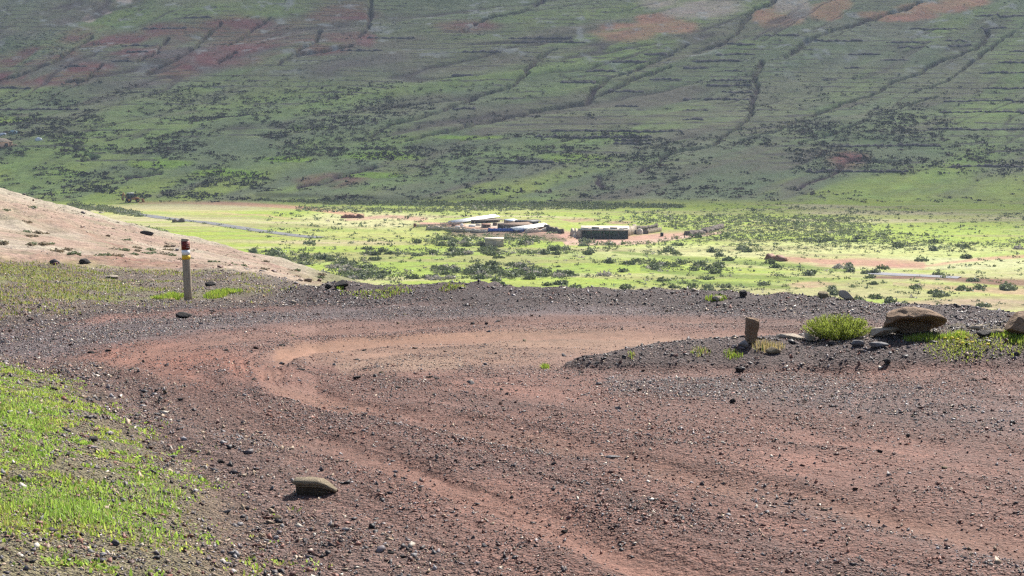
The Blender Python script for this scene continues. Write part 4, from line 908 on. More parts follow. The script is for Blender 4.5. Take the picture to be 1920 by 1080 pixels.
TERR = [(1280, 1327, 128), (1357, 1390, 133), (1330, 1413, 151), (1323, 1410, 161), (1350, 1413, 173), (1280, 1413, 187), (1280, 1327, 207), (1353, 1413, 84), (1340, 1413, 103), (1297, 1390, 115), (1520, 1613, 77), (1657, 1747, 80), (1767, 1807, 76), (1773, 1817, 85), (1677, 1737, 90),
        (1587, 1647, 102), (1647, 1703, 113), (1867, 1930, 117), (1833, 1930, 137), (1840, 1930, 166), (1767, 1930, 191), (1760, 1930, 211), (1740, 1930, 242), (1560, 1767, 275), (1780, 1930, 314), (1513, 1707, 322), (1887, 1930, 97), (1830, 1880, 53), (1540, 1567, 150), (1580, 1613, 128),
        (1033, 1280, 246), (1003, 1223, 257), (1150, 1220, 263), (1150, 1222, 270), (913, 1040, 305), (1097, 1160, 135), (1050, 1117, 155), (1143, 1213, 117), (1217, 1277, 149), (1140, 1207, 172), (1153, 1197, 200), (1207, 1250, 102), (827, 893, 204), (847, 887, 142), (960, 1097, 80), (867, 940, 98),
        (953, 1073, 72), (350, 403, 34), (273, 357, 53), (233, 300, 87), (240, 283, 98), (117, 167, 125), (0, 60, 166), (180, 207, 83), (213, 253, 115), (690, 780, 72), (1280, 1320, 225), (640, 720, 95), (1430, 1500, 66), (0, 150, 206), (1820, 1930, 30), (1700, 1790, 55)]
def hill_shrubs():
    rg = np.random.default_rng(63)
    def dens(p, r, x, y):
        cl = fbm(x + y * 0.4, y, 11, 4, 621); cl2 = fbm(x + 0.4 * y, y, 40, 3, 622); d = np.zeros(len(p))
        for b in HB: d = np.maximum(d, b[4] * blob(p, r, *b[:4], 0.55))
        d = d * sst(-0.35, 0.15, cl + 0.5 * cl2)
        d = np.maximum(d, 0.07 * sst(-0.3, 0.3, cl2)); d = np.maximum(d, 0.16 * (r < 120) * sst(-0.1, 0.3, cl))
        for b in ORANGE + PALE: d = d * (1 - 0.6 * blob(p, r, *b, 0.2))
        return d * (r > -15)
    x, y, z, p, r = scatter(100000, 412, 800, -0.41, 0.41, dens, rg)
    sz = np.clip(rg.gamma(4, 0.3, len(x)), 0.4, 2.8) * np.where(r < 140, 0.62, 1.05)
    c = np.array((0.034, 0.041, 0.030)) * rg.uniform(0.6, 1.5, (len(x), 1)); lightc = (rg.uniform(size=len(x)) < 0.35 * sst(180, 60, r))
    c[lightc] = np.array((0.22, 0.24, 0.22)) * rg.uniform(0.7, 1.2, (lightc.sum(), 1)); brown = rg.uniform(size=len(x)) < 0.12; c[brown] = np.array((0.075, 0.052, 0.042))
    add_stuff(x, y, z, sz, c, rg, 0.85); print('hill shrubs', len(x))
    x, y, z, p, r = scatter(60000, 415, 800, -0.41, 0.41, lambda p, r, x, y: (0.08 + 0.16 * sst(220, 80, r)) * sst(-0.45, 0.4, fbm(x + 0.4 * y, y, 22, 4, 631)) * (r > -15), rg)
    c = np.array((0.110, 0.130, 0.075)) * rg.uniform(0.6, 1.4, (len(x), 1)); k = rg.uniform(size=len(x)) < 0.10 + 0.45 * sst(200, 60, r) * sst(-0.2, 0.4, fbm(x, y, 30, 3, 632)); c[k] = np.array((0.27, 0.28, 0.25)) * rg.uniform(0.7, 1.2, (k.sum(), 1))
    add_stuff(x, y, z, rg.uniform(0.25, 0.65, len(x)), c, rg, 0.8); print('hill tufts', len(x))
    for g in GULLIES:                       # scrub along the water cuts
        n = 16 * len(g); u = rg.uniform(0, len(g) - 1.001, n); k = u.astype(int); f = u - k; g_ = np.array(g, float); q = g_[k] * (1 - f)[:, None] + g_[k + 1] * f[:, None]
        pts = np.array([at(a + rg.normal(0, 1.1) * w__, b + rg.normal(0, 0.6) * w__, 300) for a, b, w__ in q[::2]]); m_ = len(pts)
        add_stuff(pts[:, 0], pts[:, 1], pts[:, 2], rg.uniform(0.4, 1.2, m_), np.array((0.05, 0.05, 0.042)) * rg.uniform(0.6, 1.7, (m_, 1)), rg, 0.8)
hill_shrubs()
def road_shrubs():
    rg = np.random.default_rng(64); pts = []
    for (a, b) in ((215, 395), (235, 399), (262, 404), (273, 405), (300, 409.5), (318, 412), (345, 414), (383, 419), (405, 421.5), (440, 427), (470, 431), (500, 436), (530, 440), (560, 443), (590, 446)):
        for k in range(rg.integers(3, 8)): pts.append(at(a + rg.normal(0, 9), b + rg.normal(0.4, 1.0), 180))
    P = np.array(pts); add_stuff(P[:, 0], P[:, 1], P[:, 2], rg.uniform(0.3, 0.95, len(P)), np.array(C_DARKSH) * rg.uniform(0.7, 1.5, (len(P), 1)), rg, 1.1)
road_shrubs()
so = mesh_np('shrub_cover', np.vstack(STUFF_V), np.vstack(STUFF_F), M_SHRUB, col=np.vstack(STUFF_C))
tag(so, 'dark scrub dotted over the shaded hillside and valley', 'shrubs', kind='stuff')

# terrace walls: low dry stone steps along the contours
M_TERR = rock_mat('terrace_stone', (0.060, 0.052, 0.055), (0.095, 0.085, 0.085), (0.15, 0.14, 0.135), 0.8)
def terrace(x0, x1, row, seed):
    rg = np.random.default_rng(seed); n = max(6, int((x1 - x0) / 4)); px = np.linspace(x0, x1, n); wob = np.cumsum(rg.normal(0, 0.35, n)); wob -= np.linspace(wob[0], wob[-1], n)
    pts = [at(a, row + b, 300) for a, b in zip(px, wob)]
    ym_ = np.median([q.y for q in pts]); P = []
    for a, q in zip(px, pts):
        u = (a - 960) / F; y = ym_ + np.clip(q.y - ym_, -6, 6); P.append((u * y / CP * 0.985, y))
    V_, Q = [], []; k = 0; o0 = np.array(pts[0])
    for i, (x, y) in enumerate(P):
        h = 0.6 * rg.uniform(0.1, 1.5) * (0.35 if i in (0, n - 1) else 1); wd = rg.uniform(0.5, 0.95); zf = float(Hq(x, y - wd)); zb = float(Hq(x, y + wd)); zt = max(zf, zb) * 0.5 + float(Hq(x, y)) * 0.5 + h
        V_ += [(x, y - wd, zf - 0.4), (x, y - wd * 0.75, zf + h * 0.75), (x, y + rg.normal(0, 0.15), zt), (x, y + wd * 0.8, zb + h * 0.4), (x, y + wd, zb - 0.4)]
    for i in range(n - 1):
        for j in range(4): Q.append((i * 5 + j, (i + 1) * 5 + j, (i + 1) * 5 + j + 1, i * 5 + j + 1))
        Q.append((i * 5 + 4, (i + 1) * 5 + 4, (i + 1) * 5, i * 5))
    T = [(0, 1, 2, 3, 4), tuple((n - 1) * 5 + j for j in (4, 3, 2, 1, 0))]
    o = mesh_np('terrace_wall', np.array(V_) - o0, [np.array(Q), np.array(T)], M_TERR); o.location = o0
    tag(o, 'low dark dry stone terrace wall running along the shaded hillside', 'terrace wall', 'terrace walls on the shaded hillside')
for i, t in enumerate(TERR): terrace(*t, 800 + i)

# ------------------------------------------------------------------ roads and tracks in the valley
M_ASPH = far_mat('grey_asphalt', 0.6, 4, 0.1, 0.02)
def ribbon(name, pix, width, col, mat, up=0.02):
    pts = [at(a, b, 150) for a, b in pix]; P = []
    for i in range(len(pts) - 1):
        for t in np.linspace(0, 1, 14, endpoint=False): P.append((pts[i].x * (1 - t) + pts[i + 1].x * t, pts[i].y * (1 - t) + pts[i + 1].y * t))
    P.append((pts[-1].x, pts[-1].y)); P = np.array(P); d = np.gradient(P, axis=0); d /= np.linalg.norm(d, axis=1)[:, None]; nrm = np.stack([-d[:, 1], d[:, 0]], 1)
    n = len(P); k = np.arange(n - 1); wd = width * (1 + 0.18 * fbm(P[:, 0], P[:, 1], 9, 3, 73))[:, None]; rows_ = [P + nrm * wd * f for f in (0.5, 0.25, 0, -0.25, -0.5)]
    lift = (0.03, 0.10, 0.12, 0.10, 0.03); v = np.vstack([np.column_stack([r_, Hq(r_[:, 0], r_[:, 1]) + up + h]) for r_, h in zip(rows_, lift)])
    q = np.vstack([np.stack([k + (m + 1) * n, k + 1 + (m + 1) * n, k + 1 + m * n, k + m * n], 1) for m in range(4)])
    tag(mesh_np(name, v, q, mat, col=np.tile(col, (len(v), 1))), kind='structure')
ribbon('paved_road', [(215, 394), (255, 401.5), (300, 408), (340, 412.5), (385, 417), (430, 424), (480, 432), (540, 440), (600, 446)], 3.4, (0.175, 0.175, 0.18), M_ASPH)
ribbon('valley_road', [(1630, 512), (1680, 515), (1730, 517), (1800, 521)], 3.2, (0.26, 0.26, 0.28), M_ASPH)

# ------------------------------------------------------------------ solid parts
class MB:
    def __init__(s): s.v = []; s.f = {}
    def poly(s, pts, faces):
        b = len(s.v); s.v += [tuple(p) for p in pts]
        for f in faces: s.f.setdefault(len(f), []).append(tuple(b + i for i in f))
        return s
    def box(s, x0, x1, y0, y1, z0, z1, j=0.0):
        p = [(x, y, z) for z in (z0, z1) for x, y in ((x0, y0), (x1, y0), (x1, y1), (x0, y1))]
        if j: p = [tuple(c + random.uniform(-j, j) for c in q) for q in p]
        return s.poly(p, [(3, 2, 1, 0), (4, 5, 6, 7), (0, 1, 5, 4), (1, 2, 6, 5), (2, 3, 7, 6), (3, 0, 4, 7)])
    def prism(s, prof, y0, y1):          # (x, z) outline extruded along y
        n = len(prof); p = [(x, y0, z) for x, z in prof] + [(x, y1, z) for x, z in prof]
        return s.poly(p, [tuple(range(n)), tuple(range(2 * n - 1, n - 1, -1))] + [(i, i + n, (i + 1) % n + n, (i + 1) % n) for i in range(n)])
    def bar(s, a, b, r, n=8, r2=None):
        a = np.array(a, float); b = np.array(b, float); d = b - a; d /= np.linalg.norm(d); u = np.cross(d, (0.3, 0.9, 0.31)); u /= np.linalg.norm(u); w_ = np.cross(d, u); r2 = r if r2 is None else r2
        an = [2 * math.pi * k / n for k in range(n)]; p = [a + r * (math.cos(t) * u + math.sin(t) * w_) for t in an] + [b + r2 * (math.cos(t) * u + math.sin(t) * w_) for t in an]
        return s.poly(p, [tuple(range(n - 1, -1, -1)), tuple(range(n, 2 * n))] + [(i, (i + 1) % n, (i + 1) % n + n, i + n) for i in range(n)])
    def build(s, name, mat, parent=None, smooth=False): return mesh_np(name, s.v, [np.array(v) for v in s.f.values()], mat, parent, smooth=smooth)
def plain(name, c, rough=0.8, var=0.25, sc=3.0, spec=0.3):
    n = N(name); tc = n.node('ShaderNodeTexCoord').outputs['Object']
    return n.done(n.mul(c + (1,) if False else n.mixc(0.0, c, c), n.rng(n.noise(sc, 5, 0.7, tc), 0.3, 0.7, 1 - var, 1 + var)), rough, spec)

# ------------------------------------------------------------------ marker post
def wood_mat():
    n = N('weathered_wood'); tc = n.node('ShaderNodeTexCoord').outputs['Object']; mp = n.node('ShaderNodeMapping'); n.put(mp.inputs[0], tc); mp.inputs['Scale'].default_value = (1, 1, 0.06)
    a = n.noise(70, 6, 0.7, mp.outputs[0]); b = n.noise(14, 4, 0.6, tc)
    c = n.mixc(n.rng(a, 0.35, 0.65, 0, 1), (0.26, 0.20, 0.145), (0.48, 0.40, 0.31)); c = n.mixc(n.rng(b, 0.5, 0.7, 0, 0.5), c, (0.22, 0.2, 0.17))
    n.bump(a, 0.6, 0.004); return n.done(c, 0.85, 0.2)
M_WOOD = wood_mat()
def marker():
    p = at(353, 563); k = p.y / F; H_ = 117 * k; r = 7.6 * k
    root = empty('marker_post', p); root.rotation_euler = (0, R(-1.2), 0)
    def tube(name, z0, z1, rr, mat, par, cap=False, n=28, jit=0.0):
        V_ = []; zs = [z0, z1] if not cap else [z0, z0 + (z1 - z0) * .3, z0 + (z1 - z0) * .6, z1 - 0.012, z1]
        for i, z in enumerate(zs):
            q = rr * (0.93 if (cap and i == len(zs) - 1) else 1.0)
            V_ += [(q * math.cos(2 * math.pi * j / n) + jit * random.uniform(-1, 1), q * math.sin(2 * math.pi * j / n) + jit * random.uniform(-1, 1), z) for j in range(n)]
        Q = [(i * n + j, i * n + (j + 1) % n, (i + 1) * n + (j + 1) % n, (i + 1) * n + j) for i in range(len(zs) - 1) for j in range(n)]
        caps = [tuple(range((len(zs) - 1) * n, len(zs) * n)), tuple(range(n - 1, -1, -1))]
        return mesh_np(name, V_, [np.array(Q), np.array(caps)], mat, par, smooth=False)
    tube('post', -0.15, H_, r, M_WOOD, root, True, jit=0.0008)
    z = lambda row: (563 - row) * k
    red_b = tube('red_band', z(466.5), z(450.5), r + 0.002, plain('dark_red_paint', (0.16, 0.018, 0.014), 0.5, 0.15, 20), root)
    tube('white_band', z(476), z(467.5), r + 0.002, plain('white_paint', (0.90, 0.90, 0.90), 0.5, 0.04, 20), root)
    tube('yellow_band', z(485), z(477), r + 0.002, plain('yellow_paint', (0.85, 0.52, 0.03), 0.5, 0.08, 20), root)
    mb = MB(); rr = r + 0.0035
    for row, a0, a1 in ((455.5, -62, -42), (455.5, -39, -27), (459.5, -68, -60), (459.5, -57, -47), (459.5, -44, -36), (459.5, -33, -24), (462.3, -66, -55), (462.3, -52, -40), (462.3, -37, -26)):
        a0, a1 = R(a0), R(a1); hh = 0.0035 if row < 457 else 0.0028
        P = [(q * math.cos(a), q * math.sin(a), z(row) + h) for q in (rr - 0.003, rr) for a, h in ((a0, -hh), (a1, -hh), (a1, hh), (a0, hh))]
        mb.poly(P, [(4, 5, 6, 7), (0, 3, 2, 1), (0, 1, 5, 4), (1, 2, 6, 5), (2, 3, 7, 6), (3, 0, 4, 7)])
    mb.build('lettering', plain('pale_lettering', (0.55, 0.42, 0.38), 0.6, 0.1), red_b)
    tag(root, 'round wooden trail marker post with red, white and yellow bands', 'post')
marker()

# ------------------------------------------------------------------ the goat farm in the valley
M_WHITE = plain('white_sheet', (0.78, 0.77, 0.74), 0.6, 0.10, 1.2); M_BLUE = plain('blue_tarp', (0.035, 0.11, 0.42), 0.5, 0.12, 1.5); M_NET = plain('green_black_netting', (0.020, 0.035, 0.022), 0.8, 0.5, 0.8)
M_DKWALL = rock_mat('dark_dry_stone', (0.085, 0.065, 0.052), (0.14, 0.11, 0.085), (0.22, 0.18, 0.14), 1.6); M_BOARD = plain('grey_boards', (0.36, 0.30, 0.24), 0.85, 0.3, 1.5); M_RUST = plain('rusty_sheet', (0.20, 0.085, 0.05), 0.75, 0.35, 1.0)
M_BLACK = plain('black_plastic', (0.012, 0.012, 0.014), 0.5, 0.2, 2); M_BEIGE = rock_mat('beige_masonry', (0.40, 0.33, 0.24), (0.48, 0.41, 0.31), (0.26, 0.2, 0.15), 1.2); M_LTGREY = plain('light_metal_sheet', (0.52, 0.56, 0.62), 0.45, 0.12, 1.0)
M_CREAM = plain('cream_rubble', (0.58, 0.50, 0.40), 0.9, 0.25, 1.5); M_TARP2 = plain('brown_sacking', (0.17, 0.115, 0.08), 0.9, 0.3, 1.5); M_GLASSD = plain('dark_glass', (0.03, 0.05, 0.055), 0.2, 0.1, 3, 0.6)
def facing(px, row, dm_=180):
    p = at(px, row, dm_); return p, p.y / F, -math.atan2(p.x, p.y)
def shed(px0, row0, px1, row1, ht, wd, roof_m, wall_m, label, open_front=True, npost=5, slope=0.3, thick=0.08):
    """a long low pen roof from one ground point to another"""
    a, b = at(px0, row0, 180), at(px1, row1, 180); d = b - a; L = math.hypot(d.x, d.y); root = empty('animal_shed', a, math.atan2(d.y, d.x)); dz = d.z
    zz = lambda x: dz * x / L
    mb = MB(); mb.poly([(0, -wd / 2, ht - slope), (L, -wd / 2, ht - slope + dz), (L, wd / 2, ht + dz), (0, wd / 2, ht), (0, -wd / 2, ht - slope - thick), (L, -wd / 2, ht - slope - thick + dz), (L, wd / 2, ht - thick + dz), (0, wd / 2, ht - thick)],
                       [(0, 1, 2, 3), (7, 6, 5, 4), (0, 4, 5, 1), (1, 5, 6, 2), (2, 6, 7, 3), (3, 7, 4, 0)])
    mb.build('roof', roof_m, root)
    for i in range(npost):
        x = 0.15 + (L - 0.3) * i / (npost - 1)
        MB().bar((x, -wd / 2 + 0.1, -0.2 + zz(x)), (x, -wd / 2 + 0.1, ht - slope - thick + zz(x)), 0.06, 6).build('post', M_BOARD, root)
    w_ = MB(); w_.poly([(0, wd / 2 - 0.15, -0.3), (L, wd / 2 - 0.15, -0.3 + dz), (L, wd / 2 - 0.15, ht - thick - 0.06 + dz), (0, wd / 2 - 0.15, ht - thick - 0.06), (0, wd / 2 - 0.05, -0.3), (L, wd / 2 - 0.05, -0.3 + dz), (L, wd / 2 - 0.05, ht - thick - 0.03 + dz), (0, wd / 2 - 0.05, ht - thick - 0.03)],
                       [(0, 1, 2, 3), (7, 6, 5, 4), (0, 4, 5, 1), (1, 5, 6, 2), (2, 6, 7, 3), (3, 7, 4, 0)])
    w_.build('back_wall', wall_m, root)
    return tag(root, label, 'shed')
def stone_wall(px0, row0, px1, row1, ht, mat, label, seed, wd=0.5, name='stone_wall', rough_=0.25):
    rg = np.random.default_rng(seed); a, b = at(px0, row0, 150), at(px1, row1, 150); n = max(5, int((b - a).length / 0.45)); V_, Q = [], []; d = (b - a); nr = np.array((-d.y, d.x, 0)) / math.hypot(d.x, d.y)
    for i in range(n):
        t = i / (n - 1); c = np.array(a) * (1 - t) + np.array(b) * t; c[2] = float(Hq(c[0], c[1])); h = ht * rg.uniform(1 - rough_, 1 + rough_); c = c - np.array(a)
        V_ += [c - nr * wd * rg.uniform(0.5, 0.65) - (0, 0, 0.2), c - nr * wd * rg.uniform(0.4, 0.6) + (0, 0, h * 0.55), c - nr * wd * rg.uniform(0.3, 0.4) + (0, 0, h), c + nr * wd * rg.uniform(0.3, 0.4) + (0, 0, h * rg.uniform(0.9, 1.0)), c + nr * wd * 0.6 - (0, 0, 0.2)]
    for i in range(n - 1):
        for j in range(5): Q.append((i * 5 + j, i * 5 + (j + 1) % 5, (i + 1) * 5 + (j + 1) % 5, (i + 1) * 5 + j))
    T = [(4, 3, 2, 1, 0), tuple((n - 1) * 5 + j for j in range(5))]
    o = mesh_np(name, np.array(V_), [np.array(Q), np.array(T)], mat); o.location = a; return tag(o, label, 'wall')
def fence(px0, row0, px1, row1, ht, mat, label, seed, gap=0.22, name='pallet_fence'):
    rg = np.random.default_rng(seed); a, b = at(px0, row0, 150), at(px1, row1, 150); d = b - a; L = math.hypot(d.x, d.y); root = empty(name, a, math.atan2(d.y, d.x)); sl = d.z / L; n = int(L / gap); mb = MB()
    for i in range(n):
        x = i * gap; h = ht * rg.uniform(0.75, 1.1); w_ = rg.uniform(0.09, 0.16); mb.box(x, x + w_, -0.02, 0.02, sl * x - 0.1, sl * x + h)
    mb.build('slats', mat, root)
    for f in (0.3, 0.8): MB().poly([(0, 0.025, ht * f), (L, 0.025, ht * f + d.z), (L, 0.025, ht * f + 0.1 + d.z), (0, 0.025, ht * f + 0.1), (0, 0.07, ht * f), (L, 0.07, ht * f + d.z), (L, 0.07, ht * f + 0.1 + d.z), (0, 0.07, ht * f + 0.1)], [(0, 1, 2, 3), (7, 6, 5, 4), (0, 4, 5, 1), (2, 6, 7, 3), (1, 5, 6, 2), (3, 7, 4, 0)]).build('rail', M_BOARD, root)
    return tag(root, label, 'fence')
# left compound
shed(848, 421, 932, 408, 0.85, 1.7, M_WHITE, M_BOARD, 'long low shed with bright white sheet roof at back of farm', npost=7, slope=0.5)
shed(962, 435, 1026, 426, 0.95, 2.0, M_WHITE, M_CREAM, 'low shed with white sloping roof beside the dark stone wall', npost=7, slope=0.5)
shed(938, 429, 996, 426, 1.15, 2.6, M_TARP2, M_DKWALL, 'brown roofed low shed right behind the blue tarp', npost=5, slope=0.45)
shed(950, 421, 970, 420, 1.15, 3.0, M_LTGREY, M_BOARD, 'small shed with pale blue grey metal roof', npost=3, slope=0.25)
shed(968, 423, 1012, 422, 1.2, 2.6, M_BLACK, M_BLACK, 'long black netting shed behind the white sloping roof', npost=6, slope=0.2)
shed(886, 419, 940, 416, 0.8, 1.6, M_DKWALL, M_DKWALL, 'narrow dark roofed pen behind the pale farm yard', npost=4, slope=0.2)
shed(903, 427, 920, 426.5, 0.9, 2.0, M_RUST, M_DKWALL, 'tiny rusty roofed hutch left of the blue tarp', npost=3, slope=0.2)
def tarp():
    a, b = at(915, 434, 180), at(982, 434.5, 180); d = b - a; L = d.length; root = empty('blue_tarp', a, math.atan2(d.y, d.x)); n = 24; V_, Q = [], []
    for i in range(n):
        x = L * i / (n - 1); h = 0.72 - 0.18 * x / L + 0.05 * math.sin(i * 1.9); y = 0.07 * math.sin(i * 2.3)
        V_ += [(x, y - 0.10, -0.12), (x, y - 0.06, h * 0.6), (x, 0.0, h), (x, 0.12, h - 0.02), (x, 0.16, -0.12)]
    for i in range(n - 1):
        for j in range(5): Q.append((i * 5 + j, i * 5 + (j + 1) % 5, (i + 1) * 5 + (j + 1) % 5, (i + 1) * 5 + j))
    mesh_np('sheet', V_, [np.array(Q), np.array([(4, 3, 2, 1, 0), tuple((n - 1) * 5 + j for j in range(5))])], M_BLUE, root)
    for x in (0.1, L * 0.5, L - 0.1): MB().bar((x, 0.04, -0.3), (x, 0.04, 0.85), 0.05, 6).build('stake', M_BOARD, root)
    tag(root, 'bright blue tarp hung as a low wall along the farm yard', 'tarp')
tarp()
stone_wall(1022, 428, 1056, 438, 1.15, M_DKWALL, 'thick dark stone wall sloping down right of the white roof', 11, 0.7)
fence(781, 425.5, 812, 425, 0.55, M_BOARD, 'leftmost grey slat fence of the farm, low and gappy', 1)
fence(803, 427, 838, 427, 0.85, M_BOARD, 'tall pale pallet fence left of the long white roof', 2)
fence(838, 430, 874, 431, 0.7, M_CREAM, 'cream slat fence in front of the long white roof', 3)
fence(825, 424, 868, 422, 0.8, M_BOARD, 'grey slat fence behind the cream slat fence', 4)
fence(874, 431, 915, 433, 0.35, M_CREAM, 'very low pale rail fence left of the blue tarp', 5, 0.3)
stone_wall(800, 429.5, 872, 433, 0.5, M_BEIGE, 'low pale stone wall along the front of the left pens', 16, 0.5)
stone_wall(872, 433.5, 914, 435, 0.42, M_CREAM, 'low cream wall edging the yard left of blue tarp', 17, 0.5)
stone_wall(985, 436.5, 1024, 433, 0.6, M_CREAM, 'pale broken wall under the white sloping roof', 18, 0.4, rough_=0.6)
def crate(px, row, w_, h_, d_, mat, label, name='crate', cat='crate', group=None):
    p, k, a = facing(px, row, 150); root = empty(name, p, a + random.uniform(-0.3, 0.3)); t = 0.04
    mb = MB(); mb.box(-w_ / 2, w_ / 2, -d_ / 2, -d_ / 2 + t, -0.1, h_); mb.box(-w_ / 2, w_ / 2, d_ / 2 - t, d_ / 2, -0.1, h_ * 0.97); mb.box(-w_ / 2, -w_ / 2 + t, -d_ / 2 + t, d_ / 2 - t, -0.1, h_ * 0.98); mb.box(w_ / 2 - t, w_ / 2, -d_ / 2 + t, d_ / 2 - t, -0.1, h_ * 0.98)
    mb.build('sides', mat, root); MB().box(-w_ / 2 + 0.02, w_ / 2 - 0.02, -d_ / 2 + 0.02, d_ / 2 - 0.02, h_ * 0.9, h_ + 0.04).build('lid', mat, root)
    return tag(root, label, cat, group)
for i, (px, row, wp, hp, mt) in enumerate([(820, 428, 8, 4, M_CREAM), (846, 431, 7, 4, M_CREAM), (858, 427, 9, 3, M_WHITE), (868, 429, 5, 4, M_CREAM), (832, 424, 7, 3, M_TARP2), (885, 425, 12, 3, M_WHITE), (897, 423, 9, 3, M_CREAM), (850, 424, 6, 4, M_TARP2), (866, 424, 5, 4, M_WHITE), (952, 428, 10, 3, M_WHITE), (972, 425, 5, 6, M_CREAM), (845, 419, 9, 4, M_LTGREY), (928, 423, 8, 5, M_TARP2)]):
    k = m_per_px(px, row); lab = {'cream_rubble': ('cream box among the clutter of the farm pens', 'cream boxes in the farm pens'), 'white_sheet': ('white box among the clutter of the farm pens', 'white boxes in the farm pens'), 'brown_sacking': ('brown crate among the clutter of the farm pens', 'brown crates in the farm pens'), 'light_metal_sheet': ('pale metal bin at the left end of the long white roof', None)}[mt.name]
    crate(px, row, wp * k, hp * k, 0.6, mt, lab[0], group=lab[1])
def barrel(px, row, r, h, mat, label, group=None):
    p = at(px, row, 150); root = empty('barrel', p); MB().bar((0, 0, -0.05), (0, 0, h), r, 14).build('drum', mat, root)
    MB().bar((0, 0, h * 0.32), (0, 0, h * 0.36), r * 1.05, 14).build('hoop', mat, root); MB().bar((0, 0, h * 0.66), (0, 0, h * 0.70), r * 1.05, 14).build('hoop', mat, root); MB().bar((0, 0, h), (0, 0, h + 0.05), r * 0.92, 14).build('lid', mat, root)
    return tag(root, label, 'barrel', group)
barrel(778, 425, 0.35, 0.7, M_RUST, 'rusty drum at the far left end of the farm fences'); barrel(1241, 443, 0.36, 0.78, M_BLACK, 'lone black drum standing on the track right of the farm')
barrel(1166, 446, 0.4, 0.5, M_BLUE, 'blue tub beside the white panel of the big shelter'); barrel(1172, 446, 0.25, 0.5, M_BLUE, 'small blue tub right of the larger blue tub')
# big dark shelter on the right
def shelter():
    p, k, a = facing(1134, 448); root = empty('netted_shelter', p, a); W2 = 44 * k; Hh = 17.5 * k; D = 6.0
    MB().box(-W2, W2, -0.08, 0.0, -0.2, Hh * 0.92).build('front_net', M_NET, root)
    rf = MB(); rf.poly([(-W2 - 0.2, -0.3, Hh * 0.92 + 0.02), (W2 + 0.2, -0.3, Hh * 0.92 + 0.02), (W2 + 0.2, D, Hh * 1.12), (-W2 - 0.2, D, Hh * 1.12), (-W2 - 0.2, -0.3, Hh * 0.92 + 0.14), (W2 + 0.2, -0.3, Hh * 0.92 + 0.14), (W2 + 0.2, D, Hh * 1.12 + 0.12), (-W2 - 0.2, D, Hh * 1.12 + 0.12)],
                       [(3, 2, 1, 0), (4, 5, 6, 7), (0, 1, 5, 4), (1, 2, 6, 5), (2, 3, 7, 6), (3, 0, 4, 7)]); rf = rf.build('roof', M_CREAM, root)
    for x, w_, y, m_ in ((-4.2, 1.2, 1.0, M_CREAM), (-2.0, 1.6, 1.4, M_BOARD), (0.2, 1.2, 0.8, M_CREAM), (1.9, 1.5, 1.5, M_BOARD), (3.6, 1.0, 1.0, M_CREAM), (4.4, 1.0, 2.0, M_BOARD)):
        MB().box(x - w_ / 2, x + w_ / 2, y - 0.4, y + 0.4, Hh * 0.98, Hh * 1.1 + random.uniform(0, 0.25), 0.06).build('roof_weight', m_, rf)
    for sx in (-1, 1): MB().box(sx * W2 - (0.15 if sx > 0 else 0), sx * W2 + (0.15 if sx < 0 else 0), 0.01, D - 0.3, -0.2, Hh * 0.9).build('side_wall', M_DKWALL, root)
    MB().box(-W2 + 0.16, W2 - 0.16, D - 0.3, D - 0.15, -0.2, Hh * 1.05).build('back_wall', M_DKWALL, root)
    for i in range(6):
        x = -W2 + 0.1 + (2 * W2 - 0.2) * i / 5; MB().bar((x, -0.14, -0.2), (x, -0.14, Hh * 0.92), 0.05, 6).build('post', M_TARP2, root)
    MB().box(-0.3, -0.1, -0.13, -0.09, Hh * 0.25, Hh * 0.8).build('net_seam', M_DKWALL, root)
    gpn = plain('green_netting', (0.03, 0.075, 0.03), 0.8, 0.5, 0.8); MB().poly([(-W2 * 0.75, -0.10, Hh * 0.85), (-W2 * 0.8, -0.10, Hh * 0.45), (-W2 * 0.3, -0.10, Hh * 0.62), (W2 * 0.35, -0.10, Hh * 0.42), (W2 * 0.65, -0.10, Hh * 0.85), (-W2 * 0.75, -0.085, Hh * 0.85), (-W2 * 0.8, -0.085, Hh * 0.45), (-W2 * 0.3, -0.085, Hh * 0.62), (W2 * 0.35, -0.085, Hh * 0.42), (W2 * 0.65, -0.085, Hh * 0.85)],
              [(0, 1, 2, 3, 4), (9, 8, 7, 6, 5)] + [(i, i + 5, (i + 1) % 5 + 5, (i + 1) % 5) for i in range(5)]).build('green_net', gpn, root)
    tag(root, 'large flat shelter with dark green netting front and rubble on roof', 'shelter')
    q, k, a = facing(1165, 447.2); pn = empty('white_panel', q, a); MB().box(-4.5 * k, 4.5 * k, -0.55, -0.47, -0.1, 17 * k).build('sheet', M_WHITE, pn)
    for s in (-1, 1): MB().bar((s * 4.2 * k, -0.40, -0.2), (s * 4.2 * k, -0.40, 18 * k), 0.06, 6).build('post', M_BOARD, pn)
    tag(pn, 'upright white sheet panel at the right end of the netted shelter', 'panel')
shelter()
stone_wall(1072, 441, 1092, 446, 1.5, M_BEIGE, 'pale stone wall at left end of the netted shelter', 12, 0.8, rough_=0.35)
stone_wall(1172, 444, 1190, 438, 1.7, M_BEIGE, 'rough tan wall just right of the netted shelter', 13, 0.8, rough_=0.4)
stone_wall(1186, 436, 1232, 430, 1.2, M_DKWALL, 'dark stone pen wall behind the cream rubble heap', 14, 0.5)
stone_wall(1186, 439, 1215, 438.5, 0.85, M_DKWALL, 'low dark stone wall under the cream rubble heap', 15, 0.5)
fence(1214, 438, 1241, 434, 1.05, M_BEIGE, 'pale close boarded fence at the right end of the farm', 6, 0.15, 'board_fence')
